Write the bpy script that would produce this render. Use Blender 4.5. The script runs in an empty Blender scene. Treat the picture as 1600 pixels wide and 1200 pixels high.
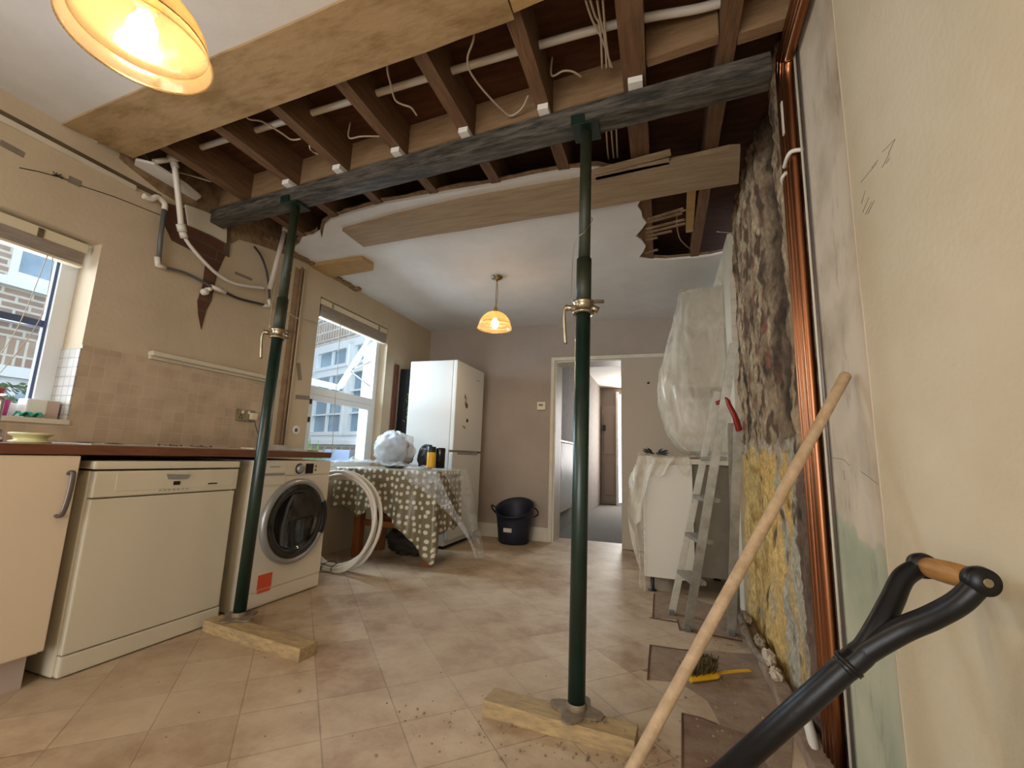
import bpy, bmesh, math, random
from math import sin, cos, pi, radians
from mathutils import Vector, Matrix, noise
from mathutils.geometry import tessellate_polygon
import numpy as np

random.seed(7)
SC = bpy.context.scene
COL = SC.collection
# ------------------------------------------------------------------ camera
CAMH = 0.92
FPX = 688.06
def _rot(p, r, y):
    cy, sy, cp, sp, cr, sr = cos(y), sin(y), cos(p), sin(p), cos(r), sin(r)
    fwd = np.array([-sy*cp, cy*cp, sp]); right = np.array([cy, sy, 0.0]); down = np.cross(fwd, right)
    return np.array([cr*right+sr*down, -sr*right+cr*down, fwd])
RC = _rot(.163837, -.03598, .33042)
cam = bpy.data.objects.new('camera', bpy.data.cameras.new('camera')); COL.objects.link(cam)
m = Matrix.Identity(4)
for i in range(3):
    m[i][0] = RC[0][i]; m[i][1] = -RC[1][i]; m[i][2] = -RC[2][i]
m[2][3] = CAMH
cam.matrix_world = m
cam.data.sensor_width = 36; cam.data.lens = FPX/1600*36; cam.data.clip_start = 0.02; cam.data.clip_end = 200
SC.camera = cam
def P(px, py, ax, val):
    """the point of the measured plane axis=val that a place in the photo shows"""
    d = RC.T @ np.array([(px-800)/FPX, (py-600)/FPX, 1.0])
    c = np.array([0, 0, CAMH]); t = (val-c[ax])/d[ax]
    return Vector(c+t*d)
# ------------------------------------------------------------------ light and exposure
SC.view_settings.view_transform = 'Standard'; SC.view_settings.look = 'None'
SC.view_settings.gamma = 1; SC.view_settings.use_curve_mapping = False
SC.view_settings.exposure = 0.42
W = bpy.data.worlds.new('world'); SC.world = W; W.use_nodes = True
W.node_tree.nodes['Background'].inputs[0].default_value = (.72, .86, 1.0, 1)
W.node_tree.nodes['Background'].inputs[1].default_value = 2.0
def area(name, loc, rot, sx, sy, power, col):
    l = bpy.data.lights.new(name, 'AREA'); l.shape = 'RECTANGLE'; l.size = sx; l.size_y = sy
    l.energy = power; l.color = col
    o = bpy.data.objects.new(name, l); o.location = loc; o.rotation_euler = rot; COL.objects.link(o)
    o['kind'] = 'helper'
    return o
# daylight entering through the kitchen window, the dining window and the open front door; added fill from unseen garden doors
area('daylight_window', (-3.30, .75, 1.55), (0, radians(-90), 0), .9, 1.2, 22, (.78, .89, 1.0))
area('daylight_dining', (-3.75, 3.5, 1.9), (0, radians(-78), 0), 1.0, 1.0, 95, (.62, .82, 1.0))
area('fill_behind_camera', (-1.0, -2.62, 1.25), (radians(90), 0, 0), 2.2, 2.0, 62, (1.0, .93, .84))  # fill lamp added behind the camera to lift the interior
area('daylight_front', (-.5, 9.9, 1.6), (radians(-90), 0, 0), .9, 1.8, 100, (1.0, .96, .9))
LAMP_EMIT = 260.0
# ------------------------------------------------------------------ helpers: materials
def lin(h):
    h = h.lstrip('#'); v = [int(h[i:i+2], 16)/255 for i in (0, 2, 4)]
    return tuple((c/12.92 if c <= .04045 else ((c+.055)/1.055)**2.4) for c in v)+(1,)
def newmat(name):
    mt = bpy.data.materials.new(name); mt.use_nodes = True
    nt = mt.node_tree; b = nt.nodes['Principled BSDF']
    return mt, nt, b
def mat(name, col, rough=.6, metal=0, col2=None, scale=6, detail=6, bump=0, bscale=None, stretch=None, lo=.35, hi=.65, spec=None, coat=0, bdist=.01):
    mt, nt, b = newmat(name)
    b.inputs['Roughness'].default_value = rough; b.inputs['Metallic'].default_value = metal
    if spec is not None: b.inputs['Specular IOR Level'].default_value = spec
    if coat: b.inputs['Coat Weight'].default_value = coat
    b.inputs['Base Color'].default_value = lin(col)
    tc = nt.nodes.new('ShaderNodeTexCoord'); mp = nt.nodes.new('ShaderNodeMapping')
    nt.links.new(tc.outputs['Object'], mp.inputs[0])
    if stretch: mp.inputs['Scale'].default_value = stretch
    if col2:
        n = nt.nodes.new('ShaderNodeTexNoise'); n.inputs['Scale'].default_value = scale; n.inputs['Detail'].default_value = detail
        n.inputs['Roughness'].default_value = .65
        r = nt.nodes.new('ShaderNodeValToRGB'); r.color_ramp.elements[0].position = lo; r.color_ramp.elements[1].position = hi
        r.color_ramp.elements[0].color = lin(col); r.color_ramp.elements[1].color = lin(col2)
        nt.links.new(mp.outputs[0], n.inputs['Vector']); nt.links.new(n.outputs['Fac'], r.inputs[0]); nt.links.new(r.outputs[0], b.inputs['Base Color'])
    if bump:
        n2 = nt.nodes.new('ShaderNodeTexNoise'); n2.inputs['Scale'].default_value = bscale or scale*4; n2.inputs['Detail'].default_value = 5
        bp = nt.nodes.new('ShaderNodeBump'); bp.inputs['Strength'].default_value = bump; bp.inputs['Distance'].default_value = bdist
        nt.links.new(mp.outputs[0], n2.inputs['Vector']); nt.links.new(n2.outputs['Fac'], bp.inputs['Height']); nt.links.new(bp.outputs[0], b.inputs['Normal'])
    return mt
def emat(name, col, s):
    mt, nt, b = newmat(name); b.inputs['Base Color'].default_value = lin(col)
    b.inputs['Emission Color'].default_value = lin(col); b.inputs['Emission Strength'].default_value = s
    return mt
def film(name, col, alpha_lo, alpha_hi, rough=.25, scale=14, stretch=None, bump=.6):
    """thin dust sheet plastic: partly see-through, glossy creases"""
    mt, nt, b = newmat(name)
    b.inputs['Base Color'].default_value = lin(col); b.inputs['Roughness'].default_value = rough
    tc = nt.nodes.new('ShaderNodeTexCoord'); mp = nt.nodes.new('ShaderNodeMapping')
    if stretch: mp.inputs['Scale'].default_value = stretch
    n = nt.nodes.new('ShaderNodeTexNoise'); n.inputs['Scale'].default_value = scale; n.inputs['Detail'].default_value = 4; n.inputs['Distortion'].default_value = 1.2
    mr = nt.nodes.new('ShaderNodeMapRange'); mr.inputs[1].default_value = .3; mr.inputs[2].default_value = .75
    mr.inputs[3].default_value = alpha_lo; mr.inputs[4].default_value = alpha_hi
    bp = nt.nodes.new('ShaderNodeBump'); bp.inputs['Strength'].default_value = bump; bp.inputs['Distance'].default_value = .02
    nt.links.new(tc.outputs['Object'], mp.inputs[0]); nt.links.new(mp.outputs[0], n.inputs['Vector'])
    nt.links.new(n.outputs['Fac'], mr.inputs[0]); nt.links.new(mr.outputs[0], b.inputs['Alpha'])
    nt.links.new(n.outputs['Fac'], bp.inputs['Height']); nt.links.new(bp.outputs[0], b.inputs['Normal'])
    return mt
def clearglass(name, tint, a=.08, rough=.02):
    mt, nt, b = newmat(name); b.inputs['Base Color'].default_value = lin(tint); b.inputs['Roughness'].default_value = rough
    b.inputs['Alpha'].default_value = a
    return mt
M = {}
M['ceil'] = mat('ceiling_paint', 'dcd8d2', .8, col2='cfcac2', scale=1.6, bump=.1, bscale=30)
M['cream'] = mat('cream_wall_paint', 'c4b299', .7, col2='b8a68a', scale=2.2, bump=.15, bscale=40)
M['taupe'] = mat('taupe_wall_paint', 'a59689', .75, col2='9b8c80', scale=1.5, bump=.1, bscale=30)
M['rightpaint'] = mat('right_wall_paint', 'cdc0a5', .62, col2='c0b192', scale=1.7, bump=.12, bscale=60)
M['white'] = mat('white_gloss', 'e2ded6', .35)
M['upvc'] = mat('window_plastic', 'dfe3e6', .3)
M['ivory'] = mat('ivory_paint', 'd2c8b4', .5, col2='c4baa5', scale=5)
M['wood'] = mat('rough_timber', '8a6a42', .75, col2='a3855c', scale=5, stretch=(1.5, 12, 12), bump=.3, bscale=30)
M['board'] = mat('dusty_board', '86693f', .85, col2='a68961', scale=7, detail=12, bump=.4, bscale=13, lo=.36, hi=.56, stretch=(.6, 1.6, 1))
M['oldboard'] = mat('weathered_board', '8b7356', .85, col2='a18a6c', scale=4, stretch=(1, 9, 9), bump=.3, bscale=14)
M['joist'] = mat('old_joist', '5e4228', .85, col2='76563a', scale=5, stretch=(10, 1.2, 10), bump=.4, bscale=12)
M['noggin'] = mat('noggin_timber', '7d6040', .85, col2='8e7050', scale=5, stretch=(1.2, 10, 10), bump=.3)
M['floorboard'] = mat('dark_floorboard', '43220f', .8, col2='5a3318', scale=4, stretch=(1.5, 8, 8))
M['lath'] = mat('lath_wood', '6b5236', .9, col2='94795a', scale=12, bump=.5)
M['stubwood'] = mat('yellow_pine', 'b08c55', .7, col2='9c7947', scale=6, stretch=(2, 10, 10), bump=.2)
M['sole'] = mat('sole_pine', 'b59a6c', .8, col2='8d785a', scale=7, stretch=(2, 9, 9), bump=.3, bscale=20)
M['beam'] = mat('blackened_beam', '26231d', .6, col2='6a6257', scale=9, detail=14, stretch=(.7, 5, 5), lo=.40, hi=.72, bump=.25)
M['green'] = mat('green_prop_paint', '132c22', .36, col2='0e2019', scale=8, spec=.6)
M['olive'] = mat('olive_prop_tube', '24291a', .5, col2='2f3420', scale=10)
M['dusty_steel'] = mat('dusty_steel', '8d7d69', .7, metal=.3, col2='6e5f4e', scale=30, bump=.3)
M['steel'] = mat('galvanised_steel', 'b5a98f', .32, metal=.9, col2='94876f', scale=14)
M['alu'] = mat('ladder_aluminium', 'a39d90', .42, metal=.6, col2='857f72', scale=12)
M['alu_dust'] = mat('dusty_aluminium', 'bfb8a8', .55, metal=.3, col2='aaa598', scale=20)
M['pvc'] = mat('white_plastic_pipe', 'd9d2c6', .35)
M['greypipe'] = mat('grey_pipe', '5c5b57', .4)
M['blackpipe'] = mat('black_pipe', '26262a', .45)
M['cable'] = mat('grey_cable', 'b7a48d', .5)
M['tape'] = mat('grey_tape', '85786b', .6, col2='796d61', scale=20)
M['copper'] = mat('copper', '9a6444', .3, metal=1)
M['chrome'] = mat('chrome', 'd0d0d0', .12, metal=1)
M['nickel'] = mat('brushed_nickel', '8f8266', .3, metal=1)
M['black'] = mat('black_plastic', '131316', .45)
M['black_paint'] = mat('black_metal_paint', '08080a', .38, col2='0f0f12', scale=16, bump=.3, bscale=60, spec=.35, bdist=.002)
M['cabinet'] = mat('cream_cabinet', 'd6c4ab', .38)
M['appl'] = mat('appliance_enamel', 'ccc3ae', .3)
M['appl2'] = mat('washer_enamel', 'd9cfbd', .3)
M['fridge'] = mat('fridge_enamel', 'dcdad5', .28)
M['worktop'] = mat('walnut_worktop', '5d3624', .4, col2='75482f', scale=5, stretch=(12, 1.5, 12))
M['soot'] = mat('sooty_plaster', '4d4032', .9, col2='66553f', scale=9)
M['darkgap'] = mat('dark_recess', '1a1613', .9)
M['darkglass'] = mat('dark_glass', '15130f', .08, spec=.7)
M['silver'] = mat('silver_plastic', '9b9b98', .35, metal=.5)
M['handle'] = mat('cabinet_handle', '6e6460', .35, metal=.5)
M['red'] = mat('red_plastic', '8e1f1a', .4)
M['orange'] = mat('orange_label', 'd2502a', .5)
M['yellow'] = mat('yellow_plastic', 'e0aa1c', .4, col2='c9951a', scale=10)
M['bristle'] = mat('dark_bristle', '231d14', .9, col2='6e5c28', scale=35)
M['handlewood'] = mat('pale_handle_wood', 'b59a78', .6, col2='9a7f5e', scale=6, stretch=(5, 5, 5), bump=.1)
M['gripwood'] = mat('grip_wood', 'a8793f', .5, col2='8b6030', scale=9, stretch=(12, 2, 12))
M['trug'] = mat('navy_rubber', '15182a', .55)
M['cover'] = mat('white_cover', 'd9d2c4', .5)
M['darkwood'] = mat('dark_stained_wood', '5a2f1e', .45, col2='6d3b26', scale=4, stretch=(10, 10, 1))
M['tablewood'] = mat('orange_pine', '8a4f22', .5, col2='75401b', scale=4, stretch=(8, 8, 1.5))
M['slats'] = mat('blind_slats', 'c2b2a0', .55, col2='a89886', scale=40, stretch=(.2, .2, 3))
M['ivoryplastic'] = mat('ivory_plastic', 'd8ccae', .4)
M['lime'] = mat('pale_yellow_ceramic', 'd9d6a0', .25)
M['pink'] = mat('pink_plastic', 'd0409a', .4); M['redpot'] = mat('red_pot', 'b0403a', .5); M['teal'] = mat('teal_cloth', '2fa890', .8)
M['carpet'] = mat('grey_carpet', '6f6a64', .95, col2='5f5a55', scale=30, bump=.4)
M['hallpaper'] = mat('hall_wallpaper', '8d8178', .8, col2='79706a', scale=12, bump=.2)
M['halldoor'] = mat('hall_door_paint', '8f8073', .6)
M['rust'] = mat('scar_plaster', '9c8266', .9, col2='8a7058', scale=14, bump=.3)
M['debris'] = mat('plaster_rubble', '7c6850', .95, col2='9a8870', scale=30)
M['film_bag'] = film('dust_sheet_bag', 'e2d8c4', .28, .62, rough=.22, scale=4, stretch=(2.6, 2.6, .9), bump=.3)
M['film_table'] = film('dust_sheet_table', 'e6ecf2', .06, .42, rough=.16, scale=9, bump=.3)
M['film_bundle'] = film('bundle_film', 'dfe4ea', .35, .7, rough=.35, scale=5, bump=.1)
M['film_thin'] = film('dust_sheet_thin', 'dcd2bd', .12, .5, rough=.2, scale=9, stretch=(3, 3, 1))
M['glass'] = clearglass('window_glass', 'cfe4f2', .06)
M['leaf'] = mat('leaf_green', '3f6a2c', .6, col2='7d9a4c', scale=20)
M['planter'] = mat('blue_grey_planter', '7d86a0', .6)

def brickmat(name, c1, c2, mortar, bw, bh, coords, mort=.012, rough=.85, bump=.4, offset=.5, bias=0, stain=None):
    mt, nt, b = newmat(name); b.inputs['Roughness'].default_value = rough
    tc = nt.nodes.new('ShaderNodeTexCoord'); sp = nt.nodes.new('ShaderNodeSeparateXYZ'); cb = nt.nodes.new('ShaderNodeCombineXYZ')
    nt.links.new(tc.outputs['Object'], sp.inputs[0])
    for k, c in enumerate(coords): nt.links.new(sp.outputs[c], cb.inputs[k])
    br = nt.nodes.new('ShaderNodeTexBrick'); br.inputs['Scale'].default_value = 1
    br.inputs['Brick Width'].default_value = bw; br.inputs['Row Height'].default_value = bh; br.inputs['Mortar Size'].default_value = mort
    br.inputs['Mortar Smooth'].default_value = .2; br.inputs['Bias'].default_value = bias; br.offset = offset
    br.inputs['Color1'].default_value = lin(c1); br.inputs['Color2'].default_value = lin(c2); br.inputs['Mortar'].default_value = lin(mortar)
    nt.links.new(cb.outputs[0], br.inputs['Vector'])
    n = nt.nodes.new('ShaderNodeTexNoise'); n.inputs['Scale'].default_value = 9; n.inputs['Detail'].default_value = 6
    mx = nt.nodes.new('ShaderNodeMix'); mx.data_type = 'RGBA'; mx.blend_type = 'MULTIPLY'; mx.inputs[0].default_value = .45
    rp = nt.nodes.new('ShaderNodeValToRGB'); rp.color_ramp.elements[0].color = (.55, .55, .55, 1); rp.color_ramp.elements[0].position = .3; rp.color_ramp.elements[1].position = .65
    nt.links.new(tc.outputs['Object'], n.inputs['Vector']); nt.links.new(n.outputs['Fac'], rp.inputs[0])
    nt.links.new(br.outputs['Color'], mx.inputs[6]); nt.links.new(rp.outputs[0], mx.inputs[7]); nt.links.new(mx.outputs[2], b.inputs['Base Color'])
    bp = nt.nodes.new('ShaderNodeBump'); bp.inputs['Strength'].default_value = bump; bp.inputs['Distance'].default_value = .004; bp.invert = True
    nt.links.new(br.outputs['Fac'], bp.inputs['Height']); nt.links.new(bp.outputs[0], b.inputs['Normal'])
    return mt
M['brick_out'] = brickmat('stock_brick', '8c7264', 'a98d78', 'cfc8bc', .225, .070, (1, 2), mort=.013)
M['brick_out_x'] = brickmat('stock_brick_return', 'a07a58', '8a6a50', 'cfc8bc', .225, .075, (0, 2), mort=.012)
M['soldier'] = brickmat('soldier_bricks', '9a7c68', 'b09680', 'd5cec2', .075, .22, (1, 2), mort=.012, offset=0)
M['brick_in'] = brickmat('exposed_red_brick', '5a3526', '6a4230', '5b4a3c', .225, .075, (1, 2), mort=.008)
M['splash'] = brickmat('mosaic_tiles', 'c4ad93', 'b7a086', 'c6b49d', .066, .066, (1, 2), mort=.002, rough=.4, bump=.5, offset=0)
M['splash_r'] = brickmat('reveal_tiles', 'bfb8ae', 'b0aaa2', '9a968e', .05, .05, (0, 2), mort=.004, rough=.35, bump=.5, offset=0)
# floor vinyl: terracotta look squares laid on the diagonal, dust
def floormat():
    mt, nt, b = newmat('terracotta_vinyl'); N = nt.nodes; Lk = nt.links
    tc = N.new('ShaderNodeTexCoord'); mp = N.new('ShaderNodeMapping'); mp.vector_type = 'TEXTURE'
    mp.inputs['Location'].default_value = (-1.045, 2.03, 0); mp.inputs['Rotation'].default_value = (0, 0, radians(44))
    Lk.new(tc.outputs['Object'], mp.inputs[0])
    br = N.new('ShaderNodeTexBrick'); br.offset = 0; br.inputs['Scale'].default_value = 1
    br.inputs['Brick Width'].default_value = .252; br.inputs['Row Height'].default_value = .252; br.inputs['Mortar Size'].default_value = .0035; br.inputs['Mortar Smooth'].default_value = .6
    br.inputs['Color1'].default_value = lin('98795c'); br.inputs['Color2'].default_value = lin('c2aa8c'); br.inputs['Mortar'].default_value = lin('7d6853')
    Lk.new(mp.outputs[0], br.inputs['Vector'])
    n = N.new('ShaderNodeTexNoise'); n.inputs['Scale'].default_value = 5; n.inputs['Detail'].default_value = 8; n.inputs['Roughness'].default_value = .7
    Lk.new(tc.outputs['Object'], n.inputs['Vector'])
    r = N.new('ShaderNodeValToRGB'); r.color_ramp.elements[0].position = .38; r.color_ramp.elements[1].position = .62
    r.color_ramp.elements[0].color = lin('967a60'); r.color_ramp.elements[1].color = lin('d3c0a5')
    Lk.new(n.outputs['Fac'], r.inputs[0])
    mx = N.new('ShaderNodeMix'); mx.data_type = 'RGBA'; mx.inputs[0].default_value = .5
    Lk.new(br.outputs['Color'], mx.inputs[6]); Lk.new(r.outputs[0], mx.inputs[7])
    # dust and footprints: large patches
    n2 = N.new('ShaderNodeTexNoise'); n2.inputs['Scale'].default_value = 1.3; n2.inputs['Detail'].default_value = 5
    Lk.new(tc.outputs['Object'], n2.inputs['Vector'])
    r2 = N.new('ShaderNodeMapRange'); r2.inputs[1].default_value = .42; r2.inputs[2].default_value = .62; r2.inputs[3].default_value = 0; r2.inputs[4].default_value = .45
    Lk.new(n2.outputs['Fac'], r2.inputs[0])
    m2 = N.new('ShaderNodeMix'); m2.data_type = 'RGBA'; m2.inputs[7].default_value = lin('b9a78f')
    Lk.new(r2.outputs[0], m2.inputs[0]); Lk.new(mx.outputs[2], m2.inputs[6])
    Lk.new(m2.outputs[2], b.inputs['Base Color'])
    b.inputs['Roughness'].default_value = .55
    bp = N.new('ShaderNodeBump'); bp.invert = True; bp.inputs['Strength'].default_value = .5; bp.inputs['Distance'].default_value = .003
    Lk.new(br.outputs['Fac'], bp.inputs['Height']); Lk.new(bp.outputs[0], b.inputs['Normal'])
    return mt
M['floor'] = floormat()
def dotmat():
    mt, nt, b = newmat('spotted_oilcloth'); N = nt.nodes; Lk = nt.links
    uv = N.new('ShaderNodeTexCoord'); mp = N.new('ShaderNodeMapping'); mp.inputs['Scale'].default_value = (17, 17, 17)
    Lk.new(uv.outputs['UV'], mp.inputs[0])
    v = N.new('ShaderNodeTexVoronoi'); v.voronoi_dimensions = '2D'; v.inputs['Randomness'].default_value = .45; v.inputs['Scale'].default_value = 1
    Lk.new(mp.outputs[0], v.inputs['Vector'])
    lt = N.new('ShaderNodeMath'); lt.operation = 'LESS_THAN'; lt.inputs[1].default_value = .27
    Lk.new(v.outputs['Distance'], lt.inputs[0])
    mx = N.new('ShaderNodeMix'); mx.data_type = 'RGBA'; mx.inputs[6].default_value = lin('75694f'); mx.inputs[7].default_value = lin('d2c8b2')
    Lk.new(lt.outputs[0], mx.inputs[0]); Lk.new(mx.outputs[2], b.inputs['Base Color']); b.inputs['Roughness'].default_value = .35
    return mt
M['dots'] = dotmat()
def roughwallmat():
    mt, nt, b = newmat('stripped_masonry'); N = nt.nodes; Lk = nt.links
    b.inputs['Roughness'].default_value = .92
    at_ = N.new('ShaderNodeAttribute'); at_.attribute_name = 'masonry_tone'
    tc = N.new('ShaderNodeTexCoord'); mp = N.new('ShaderNodeMapping'); mp.inputs['Scale'].default_value = (1, 1.6, .8); Lk.new(tc.outputs['Object'], mp.inputs[0])
    n = N.new('ShaderNodeTexNoise'); n.inputs['Scale'].default_value = 40; n.inputs['Detail'].default_value = 8; n.inputs['Roughness'].default_value = .75
    Lk.new(mp.outputs[0], n.inputs['Vector'])
    r = N.new('ShaderNodeMapRange'); r.inputs[1].default_value = .35; r.inputs[2].default_value = .62; r.inputs[3].default_value = .45; r.inputs[4].default_value = 1.15; Lk.new(n.outputs['Fac'], r.inputs[0])
    mx = N.new('ShaderNodeMix'); mx.data_type = 'RGBA'; mx.blend_type = 'MULTIPLY'; mx.inputs[0].default_value = 1
    Lk.new(at_.outputs['Color'], mx.inputs[6]); Lk.new(r.outputs[0], mx.inputs[7]); Lk.new(mx.outputs[2], b.inputs['Base Color'])
    bp = N.new('ShaderNodeBump'); bp.inputs['Strength'].default_value = .7; bp.inputs['Distance'].default_value = .008
    Lk.new(n.outputs['Fac'], bp.inputs['Height']); Lk.new(bp.outputs[0], b.inputs['Normal'])
    return mt
M['masonry'] = roughwallmat()
def patchmat():
    mt, nt, b = newmat('bare_plaster_strip'); N = nt.nodes; Lk = nt.links; b.inputs['Roughness'].default_value = .75
    tc = N.new('ShaderNodeTexCoord'); sp = N.new('ShaderNodeSeparateXYZ'); Lk.new(tc.outputs['Object'], sp.inputs[0])
    n = N.new('ShaderNodeTexNoise'); n.inputs['Scale'].default_value = 4; n.inputs['Detail'].default_value = 7; Lk.new(tc.outputs['Object'], n.inputs['Vector'])
    r = N.new('ShaderNodeValToRGB'); r.color_ramp.elements[0].position = .3; r.color_ramp.elements[0].color = lin('a09078'); r.color_ramp.elements[1].position = .55; r.color_ramp.elements[1].color = lin('c6b69f'); Lk.new(n.outputs['Fac'], r.inputs[0])
    r2 = N.new('ShaderNodeValToRGB'); r2.color_ramp.elements[0].position = .35; r2.color_ramp.elements[0].color = lin('979a80'); r2.color_ramp.elements[1].position = .62; r2.color_ramp.elements[1].color = lin('b4b094'); Lk.new(n.outputs['Fac'], r2.inputs[0])
    ad = N.new('ShaderNodeMath'); ad.operation = 'MULTIPLY_ADD'; ad.inputs[1].default_value = .9; Lk.new(n.outputs['Fac'], ad.inputs[0]); Lk.new(sp.outputs[2], ad.inputs[2])
    lt = N.new('ShaderNodeMapRange'); lt.inputs[1].default_value = 1.2; lt.inputs[2].default_value = 1.16; Lk.new(ad.outputs[0], lt.inputs[0])
    mx = N.new('ShaderNodeMix'); mx.data_type = 'RGBA'; Lk.new(lt.outputs[0], mx.inputs[0]); Lk.new(r.outputs[0], mx.inputs[6]); Lk.new(r2.outputs[0], mx.inputs[7]); 
    nd = N.new('ShaderNodeTexNoise'); nd.inputs['Scale'].default_value = 7; nd.inputs['Detail'].default_value = 10; nd.inputs['Roughness'].default_value = .7; mpd = N.new('ShaderNodeMapping'); mpd.inputs['Scale'].default_value = (1, 2.2, .6); Lk.new(tc.outputs['Object'], mpd.inputs[0]); Lk.new(mpd.outputs[0], nd.inputs['Vector'])
    rd = N.new('ShaderNodeMapRange'); rd.inputs[1].default_value = .55; rd.inputs[2].default_value = .72; rd.inputs[3].default_value = 0; rd.inputs[4].default_value = .6; Lk.new(nd.outputs['Fac'], rd.inputs[0])
    md = N.new('ShaderNodeMix'); md.data_type = 'RGBA'; md.inputs[7].default_value = lin('74695b'); Lk.new(rd.outputs[0], md.inputs[0]); Lk.new(mx.outputs[2], md.inputs[6]); Lk.new(md.outputs[2], b.inputs['Base Color'])
    bp = N.new('ShaderNodeBump'); bp.inputs['Strength'].default_value = .3; bp.inputs['Distance'].default_value = .01; Lk.new(n.outputs['Fac'], bp.inputs['Height']); Lk.new(bp.outputs[0], b.inputs['Normal'])
    return mt
M['patch'] = patchmat()
def shademat():
    """ribbed glass shade glowing amber with the bulb behind it"""
    mt, nt, b = newmat('amber_ribbed_glass'); N = nt.nodes; Lk = nt.links
    out = N['Material Output']
    tr = N.new('ShaderNodeBsdfTransparent'); tr.inputs[0].default_value = lin('fff6e4')
    tl = N.new('ShaderNodeBsdfTranslucent'); tl.inputs[0].default_value = (.19, .135, .062, 1)
    gl = N.new('ShaderNodeBsdfGlossy'); gl.inputs[0].default_value = (1, .9, .7, 1); gl.inputs['Roughness'].default_value = .15
    df = N.new('ShaderNodeBsdfDiffuse'); df.inputs[0].default_value = (.17, .125, .065, 1)
    m1 = N.new('ShaderNodeMixShader'); m1.inputs[0].default_value = .5; Lk.new(tl.outputs[0], m1.inputs[1]); Lk.new(df.outputs[0], m1.inputs[2])
    m2 = N.new('ShaderNodeMixShader'); m2.inputs[0].default_value = .36; Lk.new(m1.outputs[0], m2.inputs[1]); Lk.new(tr.outputs[0], m2.inputs[2])
    m3 = N.new('ShaderNodeMixShader'); m3.inputs[0].default_value = .06; Lk.new(m2.outputs[0], m3.inputs[1]); Lk.new(gl.outputs[0], m3.inputs[2])
    Lk.new(m3.outputs[0], out.inputs[0]); return mt
M['shade'] = shademat()
M['bulb'] = emat('lit_bulb', 'ffdfb4', LAMP_EMIT)
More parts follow.
